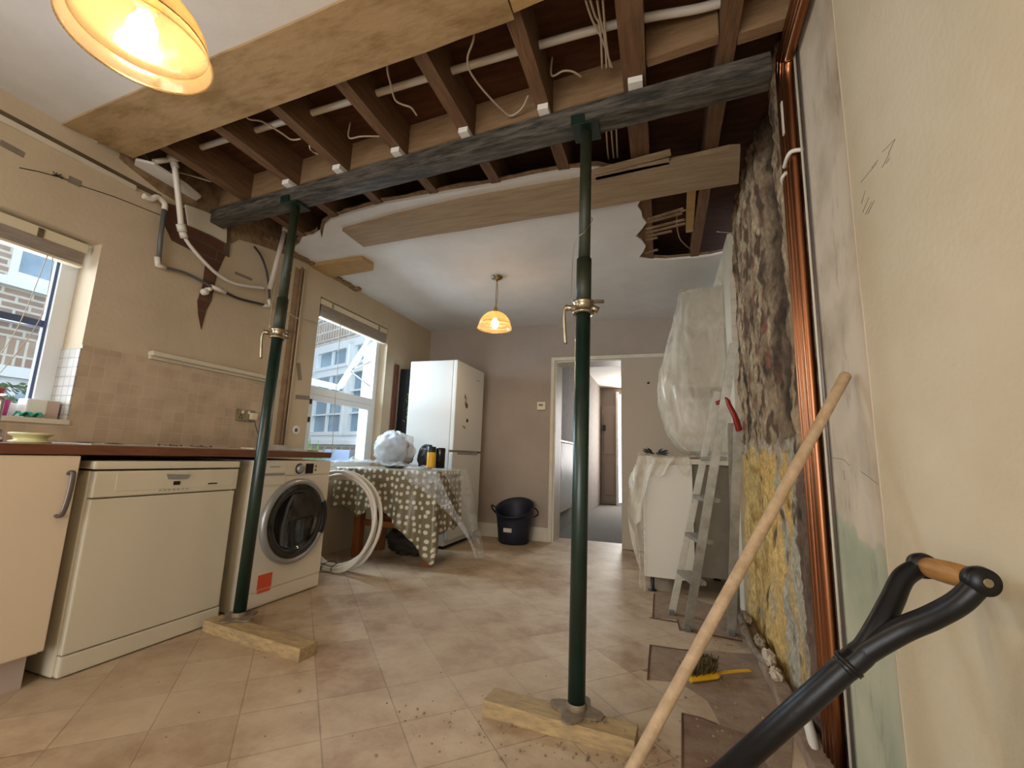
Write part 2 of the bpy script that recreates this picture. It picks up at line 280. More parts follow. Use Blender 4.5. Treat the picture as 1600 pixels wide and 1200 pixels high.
# ------------------------------------------------------------------ helpers: geometry
class G:
    """collects shapes (world coordinates) for one mesh"""
    def __init__(s): s.bm = bmesh.new(); s.smooth = set()
    def _add(s, verts, faces, sm=False):
        vs = [s.bm.verts.new(v) for v in verts]
        for f in faces:
            try:
                fc = s.bm.faces.new([vs[i] for i in f]); fc.smooth = sm
            except ValueError: pass
        return vs
    def box(s, a, b, bev=0, rot=None, piv=None):
        x0, y0, z0 = a; x1, y1, z1 = b
        t = bmesh.new(); bmesh.ops.create_cube(t, size=1)
        for v in t.verts:
            v.co = Vector(((x0+x1)/2+v.co.x*(x1-x0), (y0+y1)/2+v.co.y*(y1-y0), (z0+z1)/2+v.co.z*(z1-z0)))
        if bev: bmesh.ops.bevel(t, geom=t.edges[:], offset=bev, segments=2, affect='EDGES', profile=.7)
        if rot is not None:
            p = Vector(piv) if piv is not None else Vector(((x0+x1)/2, (y0+y1)/2, (z0+z1)/2))
            for v in t.verts: v.co = rot @ (v.co-p)+p
        s.join(t); return s
    def join(s, t, sm=False):
        mp = {v: s.bm.verts.new(v.co) for v in t.verts}
        for f in t.faces:
            try:
                n = s.bm.faces.new([mp[v] for v in f.verts]); n.smooth = sm or f.smooth
            except ValueError: pass
        t.free()
    def bar(s, p, q, w, h, up=(0, 0, 1), bev=0):
        """box beam from p to q, w wide, h along up"""
        p = Vector(p); q = Vector(q); d = q-p; L = d.length; z = d.normalized(); u = Vector(up)
        x = z.cross(u)
        if x.length < 1e-5: x = z.cross(Vector((1, 0, 0)))
        x.normalize(); y = x.cross(z)
        t = bmesh.new(); bmesh.ops.create_cube(t, size=1)
        for v in t.verts: v.co = Vector((v.co.x*w, v.co.y*h, v.co.z*L))
        if bev: bmesh.ops.bevel(t, geom=t.edges[:], offset=bev, segments=2, affect='EDGES')
        for v in t.verts: v.co = (p+q)/2+x*v.co.x-y*v.co.y+z*v.co.z
        s.join(t); return s
    def tube(s, pts, r, n=12, caps=True, closed=False, rfun=None, flat=None):
        pts = [Vector(p) for p in pts]; N = len(pts); rings = []
        prev = None
        for i, p in enumerate(pts):
            if closed: d = pts[(i+1) % N]-pts[i-1]
            else: d = pts[min(i+1, N-1)]-pts[max(i-1, 0)]
            d.normalize()
            if prev is None:
                u = d.cross(Vector((0, 0, 1)))
                if u.length < .05: u = d.cross(Vector((0, 1, 0)))
            else: u = prev-d*prev.dot(d)
            u.normalize(); prev = u; w = d.cross(u)
            rr = r if rfun is None else rfun(i/(N-1))
            fl = 1 if flat is None else flat
            rings.append([s.bm.verts.new(p+(u*cos(2*pi*k/n)+w*sin(2*pi*k/n)*fl)*rr) for k in range(n)])
        M_ = N if closed else N-1
        for i in range(M_):
            a, b = rings[i], rings[(i+1) % N]
            for k in range(n):
                f = s.bm.faces.new((a[k], a[(k+1) % n], b[(k+1) % n], b[k])); f.smooth = True
        if caps and not closed:
            for rg in (rings[0][::-1], rings[-1]):
                try: s.bm.faces.new(rg)
                except ValueError: pass
        return s
    def lathe(s, prof, c, n=32, axis=None, flute=None):
        """prof: (r, h) pairs; axis defaults to +Z"""
        ax = Vector(axis).normalized() if axis is not None else Vector((0, 0, 1))
        u = ax.orthogonal().normalized(); w = ax.cross(u); c = Vector(c); rings = []
        for j, (r, h) in enumerate(prof):
            if r < 1e-6: rings.append([s.bm.verts.new(c+ax*h)]); continue
            rings.append([s.bm.verts.new(c+ax*h+(u*cos(2*pi*k/n)+w*sin(2*pi*k/n))*(r+(flute if flute and k % 2 and r > .03 else 0))) for k in range(n)])
        for a, b in zip(rings, rings[1:]):
            for k in range(n):
                k2 = (k+1) % n
                if len(a) == 1 and len(b) == 1: continue
                if len(a) == 1: f = (a[0], b[k2], b[k])
                elif len(b) == 1: f = (a[k], a[k2], b[0])
                else: f = (a[k], a[k2], b[k2], b[k])
                try: ff = s.bm.faces.new(f); ff.smooth = True
                except ValueError: pass
        return s
    def prism(s, poly, off):
        """poly: 3D outline, extruded by vector off"""
        off = Vector(off); n = len(poly)
        a = [s.bm.verts.new(Vector(p)) for p in poly]; b = [s.bm.verts.new(Vector(p)+off) for p in poly]
        for i in range(n): s.bm.faces.new((a[(i+1) % n], a[i], b[i], b[(i+1) % n]))
        if n <= 4: s.bm.faces.new(a); s.bm.faces.new(b[::-1])
        else:
            for t in tessellate_polygon([[Vector(p) for p in poly]]):
                for q in (a, b[::1]):
                    try: s.bm.faces.new([q[k] for k in t])
                    except ValueError: pass
        return s
    def grid(s, fn, nu, nv, closed_u=False, sm=True, uv=None):
        vs = [[s.bm.verts.new(fn(i/(nu if closed_u else nu-1), j/(nv-1))) for j in range(nv)] for i in range(nu)]
        lay = s.bm.loops.layers.uv.verify() if uv else None
        for i in range(nu if closed_u else nu-1):
            i2 = (i+1) % nu
            for j in range(nv-1):
                f = s.bm.faces.new((vs[i][j], vs[i2][j], vs[i2][j+1], vs[i][j+1])); f.smooth = sm
                if uv:
                    cs = [(i, j), (i+1, j), (i+1, j+1), (i, j+1)]
                    for l, (a, b) in zip(f.loops, cs): l[lay].uv = uv(a/(nu if closed_u else nu-1), b/(nv-1))
        return s
def obj(name, g, m, parent=None, subd=0, bevel=0, solid=0):
    me = bpy.data.meshes.new(name)
    bmesh.ops.recalc_face_normals(g.bm, faces=g.bm.faces[:])
    g.bm.to_mesh(me); g.bm.free()
    me.materials.append(m)
    o = bpy.data.objects.new(name, me); COL.objects.link(o)
    if parent is not None:
        o.parent = parent; o.matrix_parent_inverse = parent['_inv'] if False else INV[parent.name]
    if solid:
        md = o.modifiers.new('solid', 'SOLIDIFY'); md.thickness = solid; md.offset = 0
    if bevel:
        md = o.modifiers.new('bevel', 'BEVEL'); md.width = bevel; md.segments = 2; md.limit_method = 'ANGLE'
    if subd:
        md = o.modifiers.new('subd', 'SUBSURF'); md.levels = subd; md.render_levels = subd
    INV[o.name] = Matrix.Identity(4)
    return o
INV = {}
def thing(name, label, cat, loc=(0, 0, 0), group=None):
    o = bpy.data.objects.new(name, None); COL.objects.link(o); o.location = loc; o.empty_display_size = .1
    o['label'] = label; o['category'] = cat
    if group: o['group'] = group
    INV[o.name] = Matrix.Translation(Vector(loc)).inverted()
    return o
def tag(o, label, cat, group=None):
    o['label'] = label; o['category'] = cat
    if group: o['group'] = group
    return o
def struct(name, g, m, label=None, cat=None, **k):
    o = obj(name, g, m, **k); o['kind'] = 'structure'
    if label: o['label'] = label
    if cat: o['category'] = cat
    return o
def smoothpath(pts, n=8):
    pts = [Vector(p) for p in pts]; out = []
    for i in range(len(pts)-1):
        p0, p1, p2, p3 = pts[max(i-1, 0)], pts[i], pts[i+1], pts[min(i+2, len(pts)-1)]
        for k in range(n):
            t = k/n
            out.append(.5*((2*p1)+(-p0+p2)*t+(2*p0-5*p1+4*p2-p3)*t*t+(-p0+3*p1-3*p2+p3)*t**3))
    out.append(pts[-1]); return out
def nz(x, y, z=0): return noise.noise(Vector((x, y, z)))
def holed(plane, pos, th, u0, u1, z0, z1, holes):
    """wall as boxes around rectangular holes. plane 'x' or 'y'"""
    g = G(); us = sorted({u0, u1, *[h[0] for h in holes], *[h[1] for h in holes]}); zs = sorted({z0, z1, *[h[2] for h in holes], *[h[3] for h in holes]})
    for a, b in zip(us, us[1:]):
        for c, d in zip(zs, zs[1:]):
            mu, mz = (a+b)/2, (c+d)/2
            if any(h[0] < mu < h[1] and h[2] < mz < h[3] for h in holes): continue
            if plane == 'x': g.box((pos, a, c), (pos+th, b, d))
            else: g.box((a, pos, c), (b, pos+th, d))
    bmesh.ops.remove_doubles(g.bm, verts=g.bm.verts[:], dist=1e-5)
    return g
# ================================================================== THE SETTING
XL, XR, YB, ZC = -2.873, .50, 5.0, 2.52
struct('floor', G().box((-3.2, -2.7, -.1), (.9, 5.32, 0)), M['floor'], 'diagonal terracotta look tiled vinyl floor, dusty', 'floor')
struct('floor_hall', G().box((-1.35, 5.32, -.1), (.2, 10.4, -.004)), M['carpet'], 'grey carpet of the hallway beyond the doorway', 'floor')
# left wall with two windows
WIN1 = (.05, 1.403, 1.02, 1.985); WIN2 = (3.01, 4.06, .70, 2.28)
struct('wall_left', holed('x', XL-.30, .30, -2.7, YB+.2, 0, 2.9, [WIN1, WIN2]), M['cream'], 'cream plastered wall with the two windows', 'wall')
struct('wall_back', holed('y', YB, .32, -2.9, .9, 0, 2.52, [(-1.195, -.42, -.01, 2.06)]), M['taupe'], 'taupe painted end wall around the doorway', 'wall')
struct('wall_front', holed('y', -2.7, .2, -3.2, .9, 0, 2.9, [(-2.2, .1, 0, 2.15)]), M['cream'])  # opening added behind the camera so fill light can enter
g = G(); g.box((XR, -2.7, 0), (.8, 1.322, 2.9)); struct('wall_right', g, M['rightpaint'], 'cream painted wall beside the spade', 'wall')
g = G(); g.box((XR+.004, 1.322, 0), (.8, 1.665, 2.75)); struct('wall_right_bare', g, M['patch'], 'bare grey plaster strip between painted wall and copper pipes', 'wall')
# stripped masonry, really rough
def mas(u, v):
    y = 1.64+u*(3.27-1.64); z = -.02+v*2.72
    d = .020*nz(y*7, z*4, 1)+.012*nz(y*19, z*13, 2)+.006*nz(y*45, z*36, 5)
    yc = 2.20+.10*nz(z*1.7, 3, 0); groove = math.exp(-((y-yc)/.11)**2)*(.07 if z > 1.05 else .015)
    return Vector((.497-d+groove+(.02 if y < 1.86 else 0), y, z))
g = G(); g.grid(mas, 190, 280)
lay = g.bm.verts.layers.float_color.new('masonry_tone')
def L3(h): return np.array(lin(h)[:3])
C_ = {k: L3(v) for k, v in dict(dark='2e2418', mid='5c4630', tan='8c7254', light='b9a07c', red='84543c', och='c9a055', och2='d4b272', grey='a09a86', pinkb='7d6252', ledge='b5a88e').items()}
def mixc(a, b, t): t = min(1, max(0, t)); return a*(1-t)+b*t
for v in g.bm.verts:
    y, z = v.co.y, v.co.z
    n1 = nz(y*9, z*3.2, 11)+.5*nz(y*21, z*8, 12)+.3*nz(y*47, z*21, 3); n2 = nz(y*14, z*6, 21)+.5*nz(y*33, z*16, 22)
    yc = 2.20+.10*nz(z*1.7, 3, 0)
    c = mixc(C_['tan'], C_['light'], .5+n1*1.5); c = mixc(c, C_['mid'], (n2-.05)*5); c = mixc(c, C_['red'], (nz(y*11, z*9, 40)-.22)*3)
    c = mixc(c, C_['dark'], (-n1-.42)*3)
    gr = math.exp(-((y-yc)/.13)**2); c = mixc(c, mixc(C_['mid'], C_['dark'], .5+n2), min(1, gr*1.15+.2*n2*gr))  # recess darkening put into the vertex colour along the groove
    # lower zone: ochre distemper, grey skim, brown pink next to the pipes
    zb = 1.02+.12*nz(y*6, 1, 7)
    if z < zb+.05:
        yy = y+.10*nz(z*3, y*3, 5)
        if yy > 2.36: lo_ = mixc(C_['och'], C_['och2'], .5+n1); lo_ = mixc(lo_, C_['mid'], (n2-.38)*2.5); lo_ = mixc(lo_, C_['grey'], (nz(y*8, z*3, 60)-.25)*3)
        elif yy > 2.06: lo_ = mixc(C_['grey'], C_['ledge'], .5+n1); lo_ = mixc(lo_, C_['och'], (nz(y*7, z*3, 61)-.0)*3); lo_ = mixc(lo_, C_['mid'], (n2-.25)*3)
        else: lo_ = mixc(C_['pinkb'], C_['mid'], .4+n1); lo_ = mixc(lo_, C_['dark'], (n2-.25)*3)
        c = mixc(c, lo_, (zb-z)/.04)
    if abs(z-zb) < .025 and y > 2.1: c = mixc(c, C_['ledge'], .6+n2)
    v[lay] = (c[0], c[1], c[2], 1)
g.box((.62, 1.6, 0), (.8, 3.3, 2.75))
struct('wall_right_masonry', g, M['masonry'], 'stripped rough masonry where the old dividing wall stood', 'wall')
g = G(); g.box((.468, 3.24, 0), (.8, YB+.1, 2.54)); struct('wall_right_plaster', g, M['ivory'], 'white plastered wall behind the wrapped cupboard', 'wall')
g = G()
for k in range(16):
    z = 1.0+k*.094; g.box((.462+.006*nz(k, 1), 3.20, z), (.50, 3.245+.02*nz(k, 7), z+.096))
struct('trim_1', g, M['ivory'], 'broken white plaster edge beside the stripped masonry', 'trim')
# ceilings
fy = lambda x: 1.15-.05*x
struct('ceiling', G().prism([(-3.1, -2.7, ZC), (.8, -2.7, ZC), (.8, fy(.8), ZC), (-3.1, fy(-3.1), ZC)], (0, 0, .02)), M['ceil'], 'smooth white kitchen ceiling', 'ceiling')
edge = [(425, 402), (445, 398), (467, 383), (472, 372), (489, 369), (500, 362), (503, 372), (507, 352), (517, 343), (535, 338), (560, 330), (600, 319), (640, 312), (700, 301), (780, 288), (830, 277), (880, 268), (935, 264), (985, 275), (998, 295), (1001, 312), (996, 322), (1002, 331), (1004, 341), (1010, 348), (1003, 358), (993, 369), (1003, 376), (1009, 385), (1004, 395), (998, 403), (1015, 406), (1040, 407), (1060, 405), (1085, 403), (1110, 400), (1133, 393)]
ep = [P(x, y, 2, ZC) for x, y in edge]; ep[0].x = -2.95; ep[-1].x = .55
poly = ep+[Vector((.55, YB+.05, ZC)), Vector((-2.95, YB+.05, ZC))]
struct('ceiling_dining', G().prism(poly, (0, 0, .018)), M['ceil'], 'white dining ceiling broken off along a ragged edge', 'ceiling')
# lath layer behind the plaster, torn further back
lp = []
for i in range(len(ep)-1):
    a, b = ep[i], ep[i+1]
    for t in (0, .34, .67):
        p = a.lerp(b, t); p = p+Vector((.0, -.022-.03*abs(nz(p.x*14, p.y*14)), 0)) if i < 18 else p+Vector((.028+.03*nz(p.y*30, 2), -.03*(i > 29), 0))
        p.z = ZC+.018; lp.append(p)
struct('ceiling_laths', G().prism([Vector((-2.95, ep[0].y, ZC+.018))]+lp+[Vector((.55, YB, ZC+.018)), Vector((-2.95, YB, ZC+.018))], (0, 0, .008)), M['lath'], 'torn brown laths along the broken ceiling edge', 'ceiling')
struct('ceiling_hall', G().box((-1.4, 5.3, 2.5), (.3, 10.4, 2.6)), M['ceil'])
struct('ceiling_floorboards', G().box((-3.2, -2.7, 2.725), (.9, 5.3, 2.75)), M['floorboard'], 'dark floorboards of the room above seen between the joists', 'ceiling')
# hallway
struct('wall_hall_left', G().box((-1.36, 5.32, 0), (-1.26, 10.3, 2.5)), M['hallpaper'], 'patterned hallway wall behind the radiator', 'wall')
struct('wall_hall_right', G().box((-.18, 5.32, 0), (-.08, 10.3, 2.5)), M['hallpaper'])
struct('wall_hall_end', holed('y', 9.8, .1, -1.4, 0, 0, 2.5, [(-.90, -.25, 0, 2.35)]), M['halldoor'], 'far end wall of the hallway', 'wall')
d = thing('door_1', 'brown panelled door far down the hallway', 'door', (-1.08, 9.72, 0)); d['kind'] = 'structure'
obj('door_panel', G().box((-1.24, 9.74, .01), (-.93, 9.79, 2.1), .004), M['halldoor'], d)
g = G()
for z0, z1 in ((.2, .85), (1.05, 1.9)): g.box((-1.19, 9.725, z0), (-.98, 9.745, z1), .008)
obj('raised_panel', g, M['halldoor'], d); obj('door_lock', G().box((-1.215, 9.70, 1.55), (-1.15, 9.74, 1.67), .004), M['black'], d)
dj = struct('trim_2', G().box((-.93, 9.70, 0), (-.88, 9.8, 2.4)), M['white'])
# architrave and the closed door leaf right of the opening
g = G(); y0, y1 = 4.982, 5.0
g.box((-1.225, y0, 0), (-1.185, y1, 2.06)); g.box((-1.225, y0, 2.06), (.30, y1, 2.10))
g.box((-1.20, 5.0, 0), (-1.165, 5.32, 2.04)); g.box((-1.194, 5.002, 2.041), (-.421, 5.32, 2.059)); struct('trim_3', g, M['ivory'], 'cream wooden surround of the doorway', 'trim')
dl = thing('door_2', 'tall taupe door leaf closed beside the open doorway', 'door', (-.1, 4.99, 0)); dl['kind'] = 'structure'
obj('door_leaf', G().box((-.42, 4.97, .005), (.28, 4.998, 2.06), .003), mat('door_taupe', 'b0a08d', .55), dl)
g = G(); g.lathe([(0, 0), (.012, 0), (.012, .01), (0, .014)], (-.13, 4.97, 1.77), 12, (0, -1, 0)); obj('door_peg', g, M['black'], dl)
g = G(); g.box((-2.87, 4.975, 0), (-1.225, 5.0, .15), .004); struct('baseboard_back', g, M['ivory'], 'cream skirting board of the end wall', 'baseboard')
# gaps and strips at top of left wall
g = G(); g.box((XL, -2.6, 2.365), (XL+.016, 1.50, 2.392)); struct('trim_4', g, M['ivory'], 'thin cream strip above the kitchen window', 'trim')
g = G(); g.box((XL, -2.6, 2.392), (XL+.002, 1.64, 2.422)); struct('trim_5', g, M['soot'], 'dark open joint above the kitchen window', 'trim')
def seam(z0, y0, y1, n=26):
    g = G(); g.tube([(XL, y0+(y1-y0)*k/n, z0+.006*nz(k*.7, 3)) for k in range(n+1)], .0022, 5); return g
struct('trim_7', G().box((XL, 2.695, .92), (XL+.003, 2.80, 2.42)), M['rust'], 'brown scar strip where the old wall was cut away', 'trim')
# splashback tiles
g = G()
for a in ((-2.6, 0.05, .9, 1.415), (.05, 1.403, .9, 1.02), (1.403, 2.62, .9, 1.42)): g.box((XL, a[0], a[2]), (XL+.008, a[1], a[3]))
struct('wall_tiles', g, M['splash'], 'beige mosaic splashback tiles above the worktop', 'wall')
g = G(); g.box((-3.03, 1.396, 1.02), (XL+.008, 1.404, 1.40)); struct('wall_tiles_reveal', g, M['splash_r'], 'tiled reveal beside the kitchen window', 'wall')
g = G(); g.box((-3.10, .05, 1.0), (XL+.016, 1.41, 1.024), .003); struct('trim_8', g, M['ivory'], 'tiled sill of the kitchen window', 'sill')
# ---- windows
w1 = thing('window_1', 'white kitchen window above the sink', 'window', (-3.06, .7, 1.02)); w1['kind'] = 'structure'
def rframe(g, x, y0, y1, z0, z1, w, d): 
    g.box((x-d, y0, z0), (x, y0+w, z1), .004); g.box((x-d, y1-w, z0), (x, y1, z1), .004)
    g.box((x-d, y0+w, z1-w), (x, y1-w, z1), .004); g.box((x-d, y0+w, z0), (x, y1-w, z0+w), .004)
g = G(); rframe(g, -3.03, .05, 1.403, 1.02, 1.985, .075, .07); obj('window_frame', g, M['upvc'], w1)
g = G(); g.box((-3.075, .12, 1.50), (-3.05, 1.33, 1.535)); g.box((-3.062, 1.315, 1.09), (-3.045, 1.335, 1.91)); obj('window_gasket', g, mat('blue_grey_gasket', '4d5a78', .4), w1)
obj('window_pane', G().box((-3.068, .12, 1.09), (-3.064, 1.33, 1.91)), M['glass'], w1)
w2 = thing('window_2', 'white dining window with its top sash pushed open', 'window', (-3.0, 3.5, .8)); w2['kind'] = 'structure'
g = G(); rframe(g, -2.965, 3.01, 4.06, .70, 2.28, .07, .07); g.box((-3.03, 3.08, 1.415), (-2.965, 3.99, 1.485), .004); obj('window_frame', g, M['upvc'], w2)
g = G(); rframe(g, -2.955, 3.09, 3.98, .77, 1.41, .05, .05); obj('lower_sash', g, M['upvc'], w2)
obj('window_pane', G().box((-2.985, 3.13, .8), (-2.981, 3.93, 1.38)), M['glass'], w2)
# open top sash
ang = radians(33); hz, hx = 2.18, -3.03
def sp(u, t, off=0): return Vector((hx-sin(ang)*t-cos(ang)*off, 3.08+u*.9, hz-cos(ang)*t+sin(ang)*off))
g = G(); L_ = .68
for a, b in (((0, 0), (0, L_)), ((1, 0), (1, L_)), ((0, 0), (1, 0)), ((0, L_), (1, L_))): g.bar(sp(*a), sp(*b), .055, .045, up=(cos(ang), 0, -sin(ang)), bev=.004)
obj('open_sash', g, M['upvc'], w2)
g = G(); g.prism([sp(.03, .03), sp(.97, .03), sp(.97, L_-.03), sp(.03, L_-.03)], (.003, 0, 0)); obj('sash_pane', g, M['glass'], w2)
g = G(); g.tube([(-2.99, 3.97, 1.9), sp(1, .45)], .006, 6); g.tube([(-2.99, 3.97, 1.62), sp(1, .45)], .006, 6); obj('friction_stay', g, M['silver'], w2)
g = G()
for z in (1.16, 1.32): g.box((-2.97, 3.10, z), (-2.945, 3.12, z+.045), .003)
obj('window_hinge', g, M['black'], w2)
w3 = thing('fill_doors', 'added garden doors behind the camera, unseen, admitting fill light', 'window', (-1, -2.6, 0)); w3['kind'] = 'structure'  # unseen doors added to give the fill lamp an opening
g = G()
for x in (-2.2, -1.08, .04): g.box((x, -2.65, 0), (x+.06, -2.58, 2.15))
g.box((-2.2, -2.65, 2.09), (.1, -2.58, 2.15)); g.box((-2.2, -2.65, 0), (.1, -2.58, .06)); obj('window_frame', g, M['upvc'], w3)
# ---- ceiling timbers
JX = [-2.575, -2.135, -1.735, -1.325, -.912, -.495, -.083, .272]
names = ['first joist from the left wall', 'second joist from the left wall', 'third joist from the left wall', 'fourth joist from the left wall', 'fifth joist from the left wall', 'sixth joist from the left wall', 'thick seventh joist from the left wall', 'last joist before the stripped masonry']
for i, x in enumerate(JX):
    wj = .062 if i != 6 else .095
    g = G(); n = 24
    def jf(k, sx, top):
        y = .95+(5.1-.95)*k/n
        return Vector((x+sx*wj/2+.004*nz(y*3, i*5, sx), y, 2.722 if top else 2.532+.003*nz(y*4, i, sx*2)))
    rows = [[g.bm.verts.new(jf(k, a, t)) for a, t in ((-1, 0), (1, 0), (1, 1), (-1, 1))] for k in range(n+1)]
    for r0, r1 in zip(rows, rows[1:]):
        for k in range(4): g.bm.faces.new((r0[k], r0[(k+1) % 4], r1[(k+1) % 4], r1[k]))
    g.bm.faces.new(rows[0]); g.bm.faces.new(rows[-1][::-1])
    tag(obj('ceiling_joist', g, M['joist']), 'bare brown '+names[i]+'', 'joist', 'floor joists over the support beam')
by = lambda x: 1.77-.076*x       # centre line of the support beam
ng = ['against the left wall', 'between first and second joist', 'between second and third joist', 'between third and fourth joist', 'between fourth and fifth joist', 'between fifth and sixth joist', 'between sixth and seventh joist', 'right of the seventh joist']
ends = [-2.873]+JX
for i in range(8):
    x0, x1 = ends[i]+(.032 if i else 0), ends[i+1]-.033
    if i == 7: x0 += .02; 
    yy = by((x0+x1)/2)+.035
    if i == 7: yy = 1.66; 
    g = G(); g.bar((x0, yy, 2.633), (x1, yy-.03, 2.633), .045, .175, bev=.003)
    tag(obj('noggin', g, M['noggin']), 'timber noggin above the support beam, '+ng[i], 'noggin', 'noggins between the joists')
g = G(); g.bar((.305, 1.64, 2.62), (.50, 1.62, 2.62), .05, .17); tag(obj('noggin', g, M['noggin']), 'short timber noggin above the beam end, against the copper pipes', 'noggin', 'noggins between the joists')
g = G(); pts = [(-2.87, by(-2.87)), (.445, by(.445))]
g.bar((-2.872, by(-2.872), 2.453), (.43, by(.43), 2.453), .10, .094, bev=.004)
tag(obj('support_beam', g, M['beam']), 'long blackened beam across the room resting on two green props', 'beam')
for i, x in enumerate(JX[1:7]):
    g = G(); yy = by(x); rw = .05 if i != 5 else .06
    g.box((x-rw/2+.004, yy-.085, 2.501), (x+rw/2+.004, yy+.10, 2.529), .001)
    tag(obj('packer', g, M['white']), 'white plastic packer squeezed between support beam and the '+names[i+1], 'packer', 'white packers on the support beam')
# wide dusty board over the broken edge
g = G(); n = 40
def bnear(x): return 1.0-.05*x+.004*nz(x*5, 2)
def bfar(x): return 1.265-.058*x+.006*nz(x*4, 9)
top = [Vector((x, bnear(x), 2.507)) for x in np.linspace(-2.865, -.49, n)]+[Vector((x, bfar(x), 2.507)) for x in np.linspace(-.485, -2.80, n)]
g.prism(top, (0, 0, .011))
tag(obj('ceiling_board', g, M['board']), 'wide dusty timber board fixed under the kitchen ceiling edge', 'board')
g = G(); g.prism([Vector((-.48, 1.0, 2.508)), Vector((.05, .97, 2.508)), Vector((.05, 1.20, 2.508)), Vector((-.16, 1.235, 2.508)), Vector((-.48, 1.27, 2.508))], (0, 0, .011))
tag(obj('ceiling_board', g, M['stubwood']), 'pale board end continuing right of the wide dusty ceiling board', 'board')
# second long board under the dining ceiling edge
g = G(); z = 2.494
o2 = [P(x, y, 2, z) for x, y in [(535, 361), (620, 338), (720, 315), (820, 297), (905, 283), (990, 264), (1080, 247), (1140, 233), (1157, 232), (1156, 250), (1154, 287), (1080, 299), (990, 316), (905, 331), (820, 344), (720, 361), (660, 370), (568, 386)]]
g.prism(o2, (0, 0, .026)); tag(obj('ceiling_board', g, M['oldboard']), 'long weathered board fixed below the dining ceiling near its torn edge', 'board')
for k, (pa, pb, lab) in enumerate([((925, 270), (1048, 238), 'split lath piece lying above the long weathered board, upper one'), ((930, 277), (1046, 251), 'split lath piece lying above the long weathered board, lower one')]):
    g = G(); a, b = P(*pa, 2, 2.5), P(*pb, 2, 2.5); g.bar(a, b, .045, .012, bev=.002)
    tag(obj('split_lath', g, M['oldboard']), lab, 'lath', 'split laths over the long board')
g = G(); o3 = [P(x, y, 2, 2.49) for x, y in [(478, 418), (566, 405), (583, 415), (583, 423), (505, 436), (488, 433)]]
g.prism(o3, (0, 0, .03)); tag(obj('ceiling_board', g, M['stubwood']), 'short yellow pine board stuck on the dining ceiling by the left wall', 'board')
# broken laths at the right hole
laths = [((1012, 343), (1068, 326)), ((1010, 348), (1066, 333)), ((1010, 358), (1070, 343)), ((1010, 364), (1071, 349)), ((1012, 369), (1050, 361)), ((1008, 376), (1027, 371)), ((1008, 396), (1028, 390))]
lw = ['topmost', 'second from the top', 'third from the top', 'fourth from the top, the longest', 'fifth from the top', 'sixth from the top', 'lowest']
for k, (a, b) in enumerate(laths):
    g = G(); g.bar(P(*a, 2, 2.53), P(*b, 2, 2.53), .024, .008, bev=.001)
    tag(obj('broken_lath', g, M['lath']), 'broken brown lath sticking into the ceiling hole, '+lw[k], 'lath', 'broken laths in the ceiling hole')
# joist pair seen in the hole by the masonry
g = G(); g.bar((.195, 2.5, 2.58), (.215, 3.16, 2.58), .05, .07, bev=.003)
tag(obj('sistered_timber', g, M['stubwood']), 'pale new timber nailed alongside the last joist in the ceiling hole', 'timber')
# ragged plaster ridge at left of hole and wall head
g = G()
for k in range(26):
    y = 2.35+k*.042; w = .04+.06*abs(nz(k*1.3, 2)); g.box((XL-.01, y, ZC-.02-.02*abs(nz(k*2.1, 5))), (XL+w, y+.05, ZC+.01), .006)
struct('trim_9', g, M['lath'], 'ragged dark plaster remains along the top of the left wall', 'trim')
g = G(); poly = [P(x, y, 0, XL) for x, y in [(250, 312), (262, 318), (290, 325), (352, 352), (357, 372), (356, 392), (350, 402), (340, 425), (335, 445), (330, 470), (322, 485), (314, 515), (309, 490), (308, 470), (316, 445), (320, 415), (312, 398), (292, 388), (268, 376), (258, 355)]]
g.prism(poly, (.004, 0, 0)); struct('wall_exposed_brick', g, M['brick_in'], 'patch of exposed red brick high on the left wall', 'wall')
g = G(); poly = [P(x, y, 0, XL+.006) for x, y in [(288, 320), (322, 332), (353, 349), (352, 380), (330, 368), (293, 352)]]
g.prism(poly, (.012, 0, 0)); struct('trim_10', g, M['ivory'], 'pale painted plaster slab left over the exposed brick', 'trim')
g = G(); poly = [P(x, y, 0, XL+.001) for x, y in [(353, 349), (360, 352), (357, 402), (348, 398)]]; g.prism(poly, (.008, 0, 0)); struct('trim_11', g, M['soot'])
g = G(); g.box((XL, 1.715, 1.435), (XL+.05, 2.62, 1.462), .006); g.box((XL, 1.72, 1.417), (XL+.024, 2.60, 1.437), .004); struct('trim_12', g, M['ivory'], 'old shelf batten left on the wall above the tiles', 'trim')
g = G(); poly = [(XL, 1.40, 2.72), (XL, 1.40, 2.50), (XL, 1.62, 2.44), (XL, 1.80, 2.425), (XL, 1.89, 2.365), (XL, 2.12, 2.345), (XL, 2.17, 2.40), (XL, 2.35, 2.44), (XL, 2.6, 2.48), (XL, 2.75, 2.50), (XL, 2.75, 2.72)]
g.prism(poly, (.005, 0, 0)); struct('wall_left_void', g, M['lath'], 'brown unplastered wall above the ceiling line at the left', 'wall')
g = G(); g.prism([(-2.86, 1.47, 2.505), (-2.80, 1.44, 2.505), (-2.74, 1.50, 2.505), (-2.76, 1.70, 2.505), (-2.80, 1.82, 2.505), (-2.87, 1.84, 2.505)], (0, 0, .015)); struct('ceiling_remnant', g, M['ceil'], 'small tongue of ceiling plaster left beside the white tee', 'ceiling')
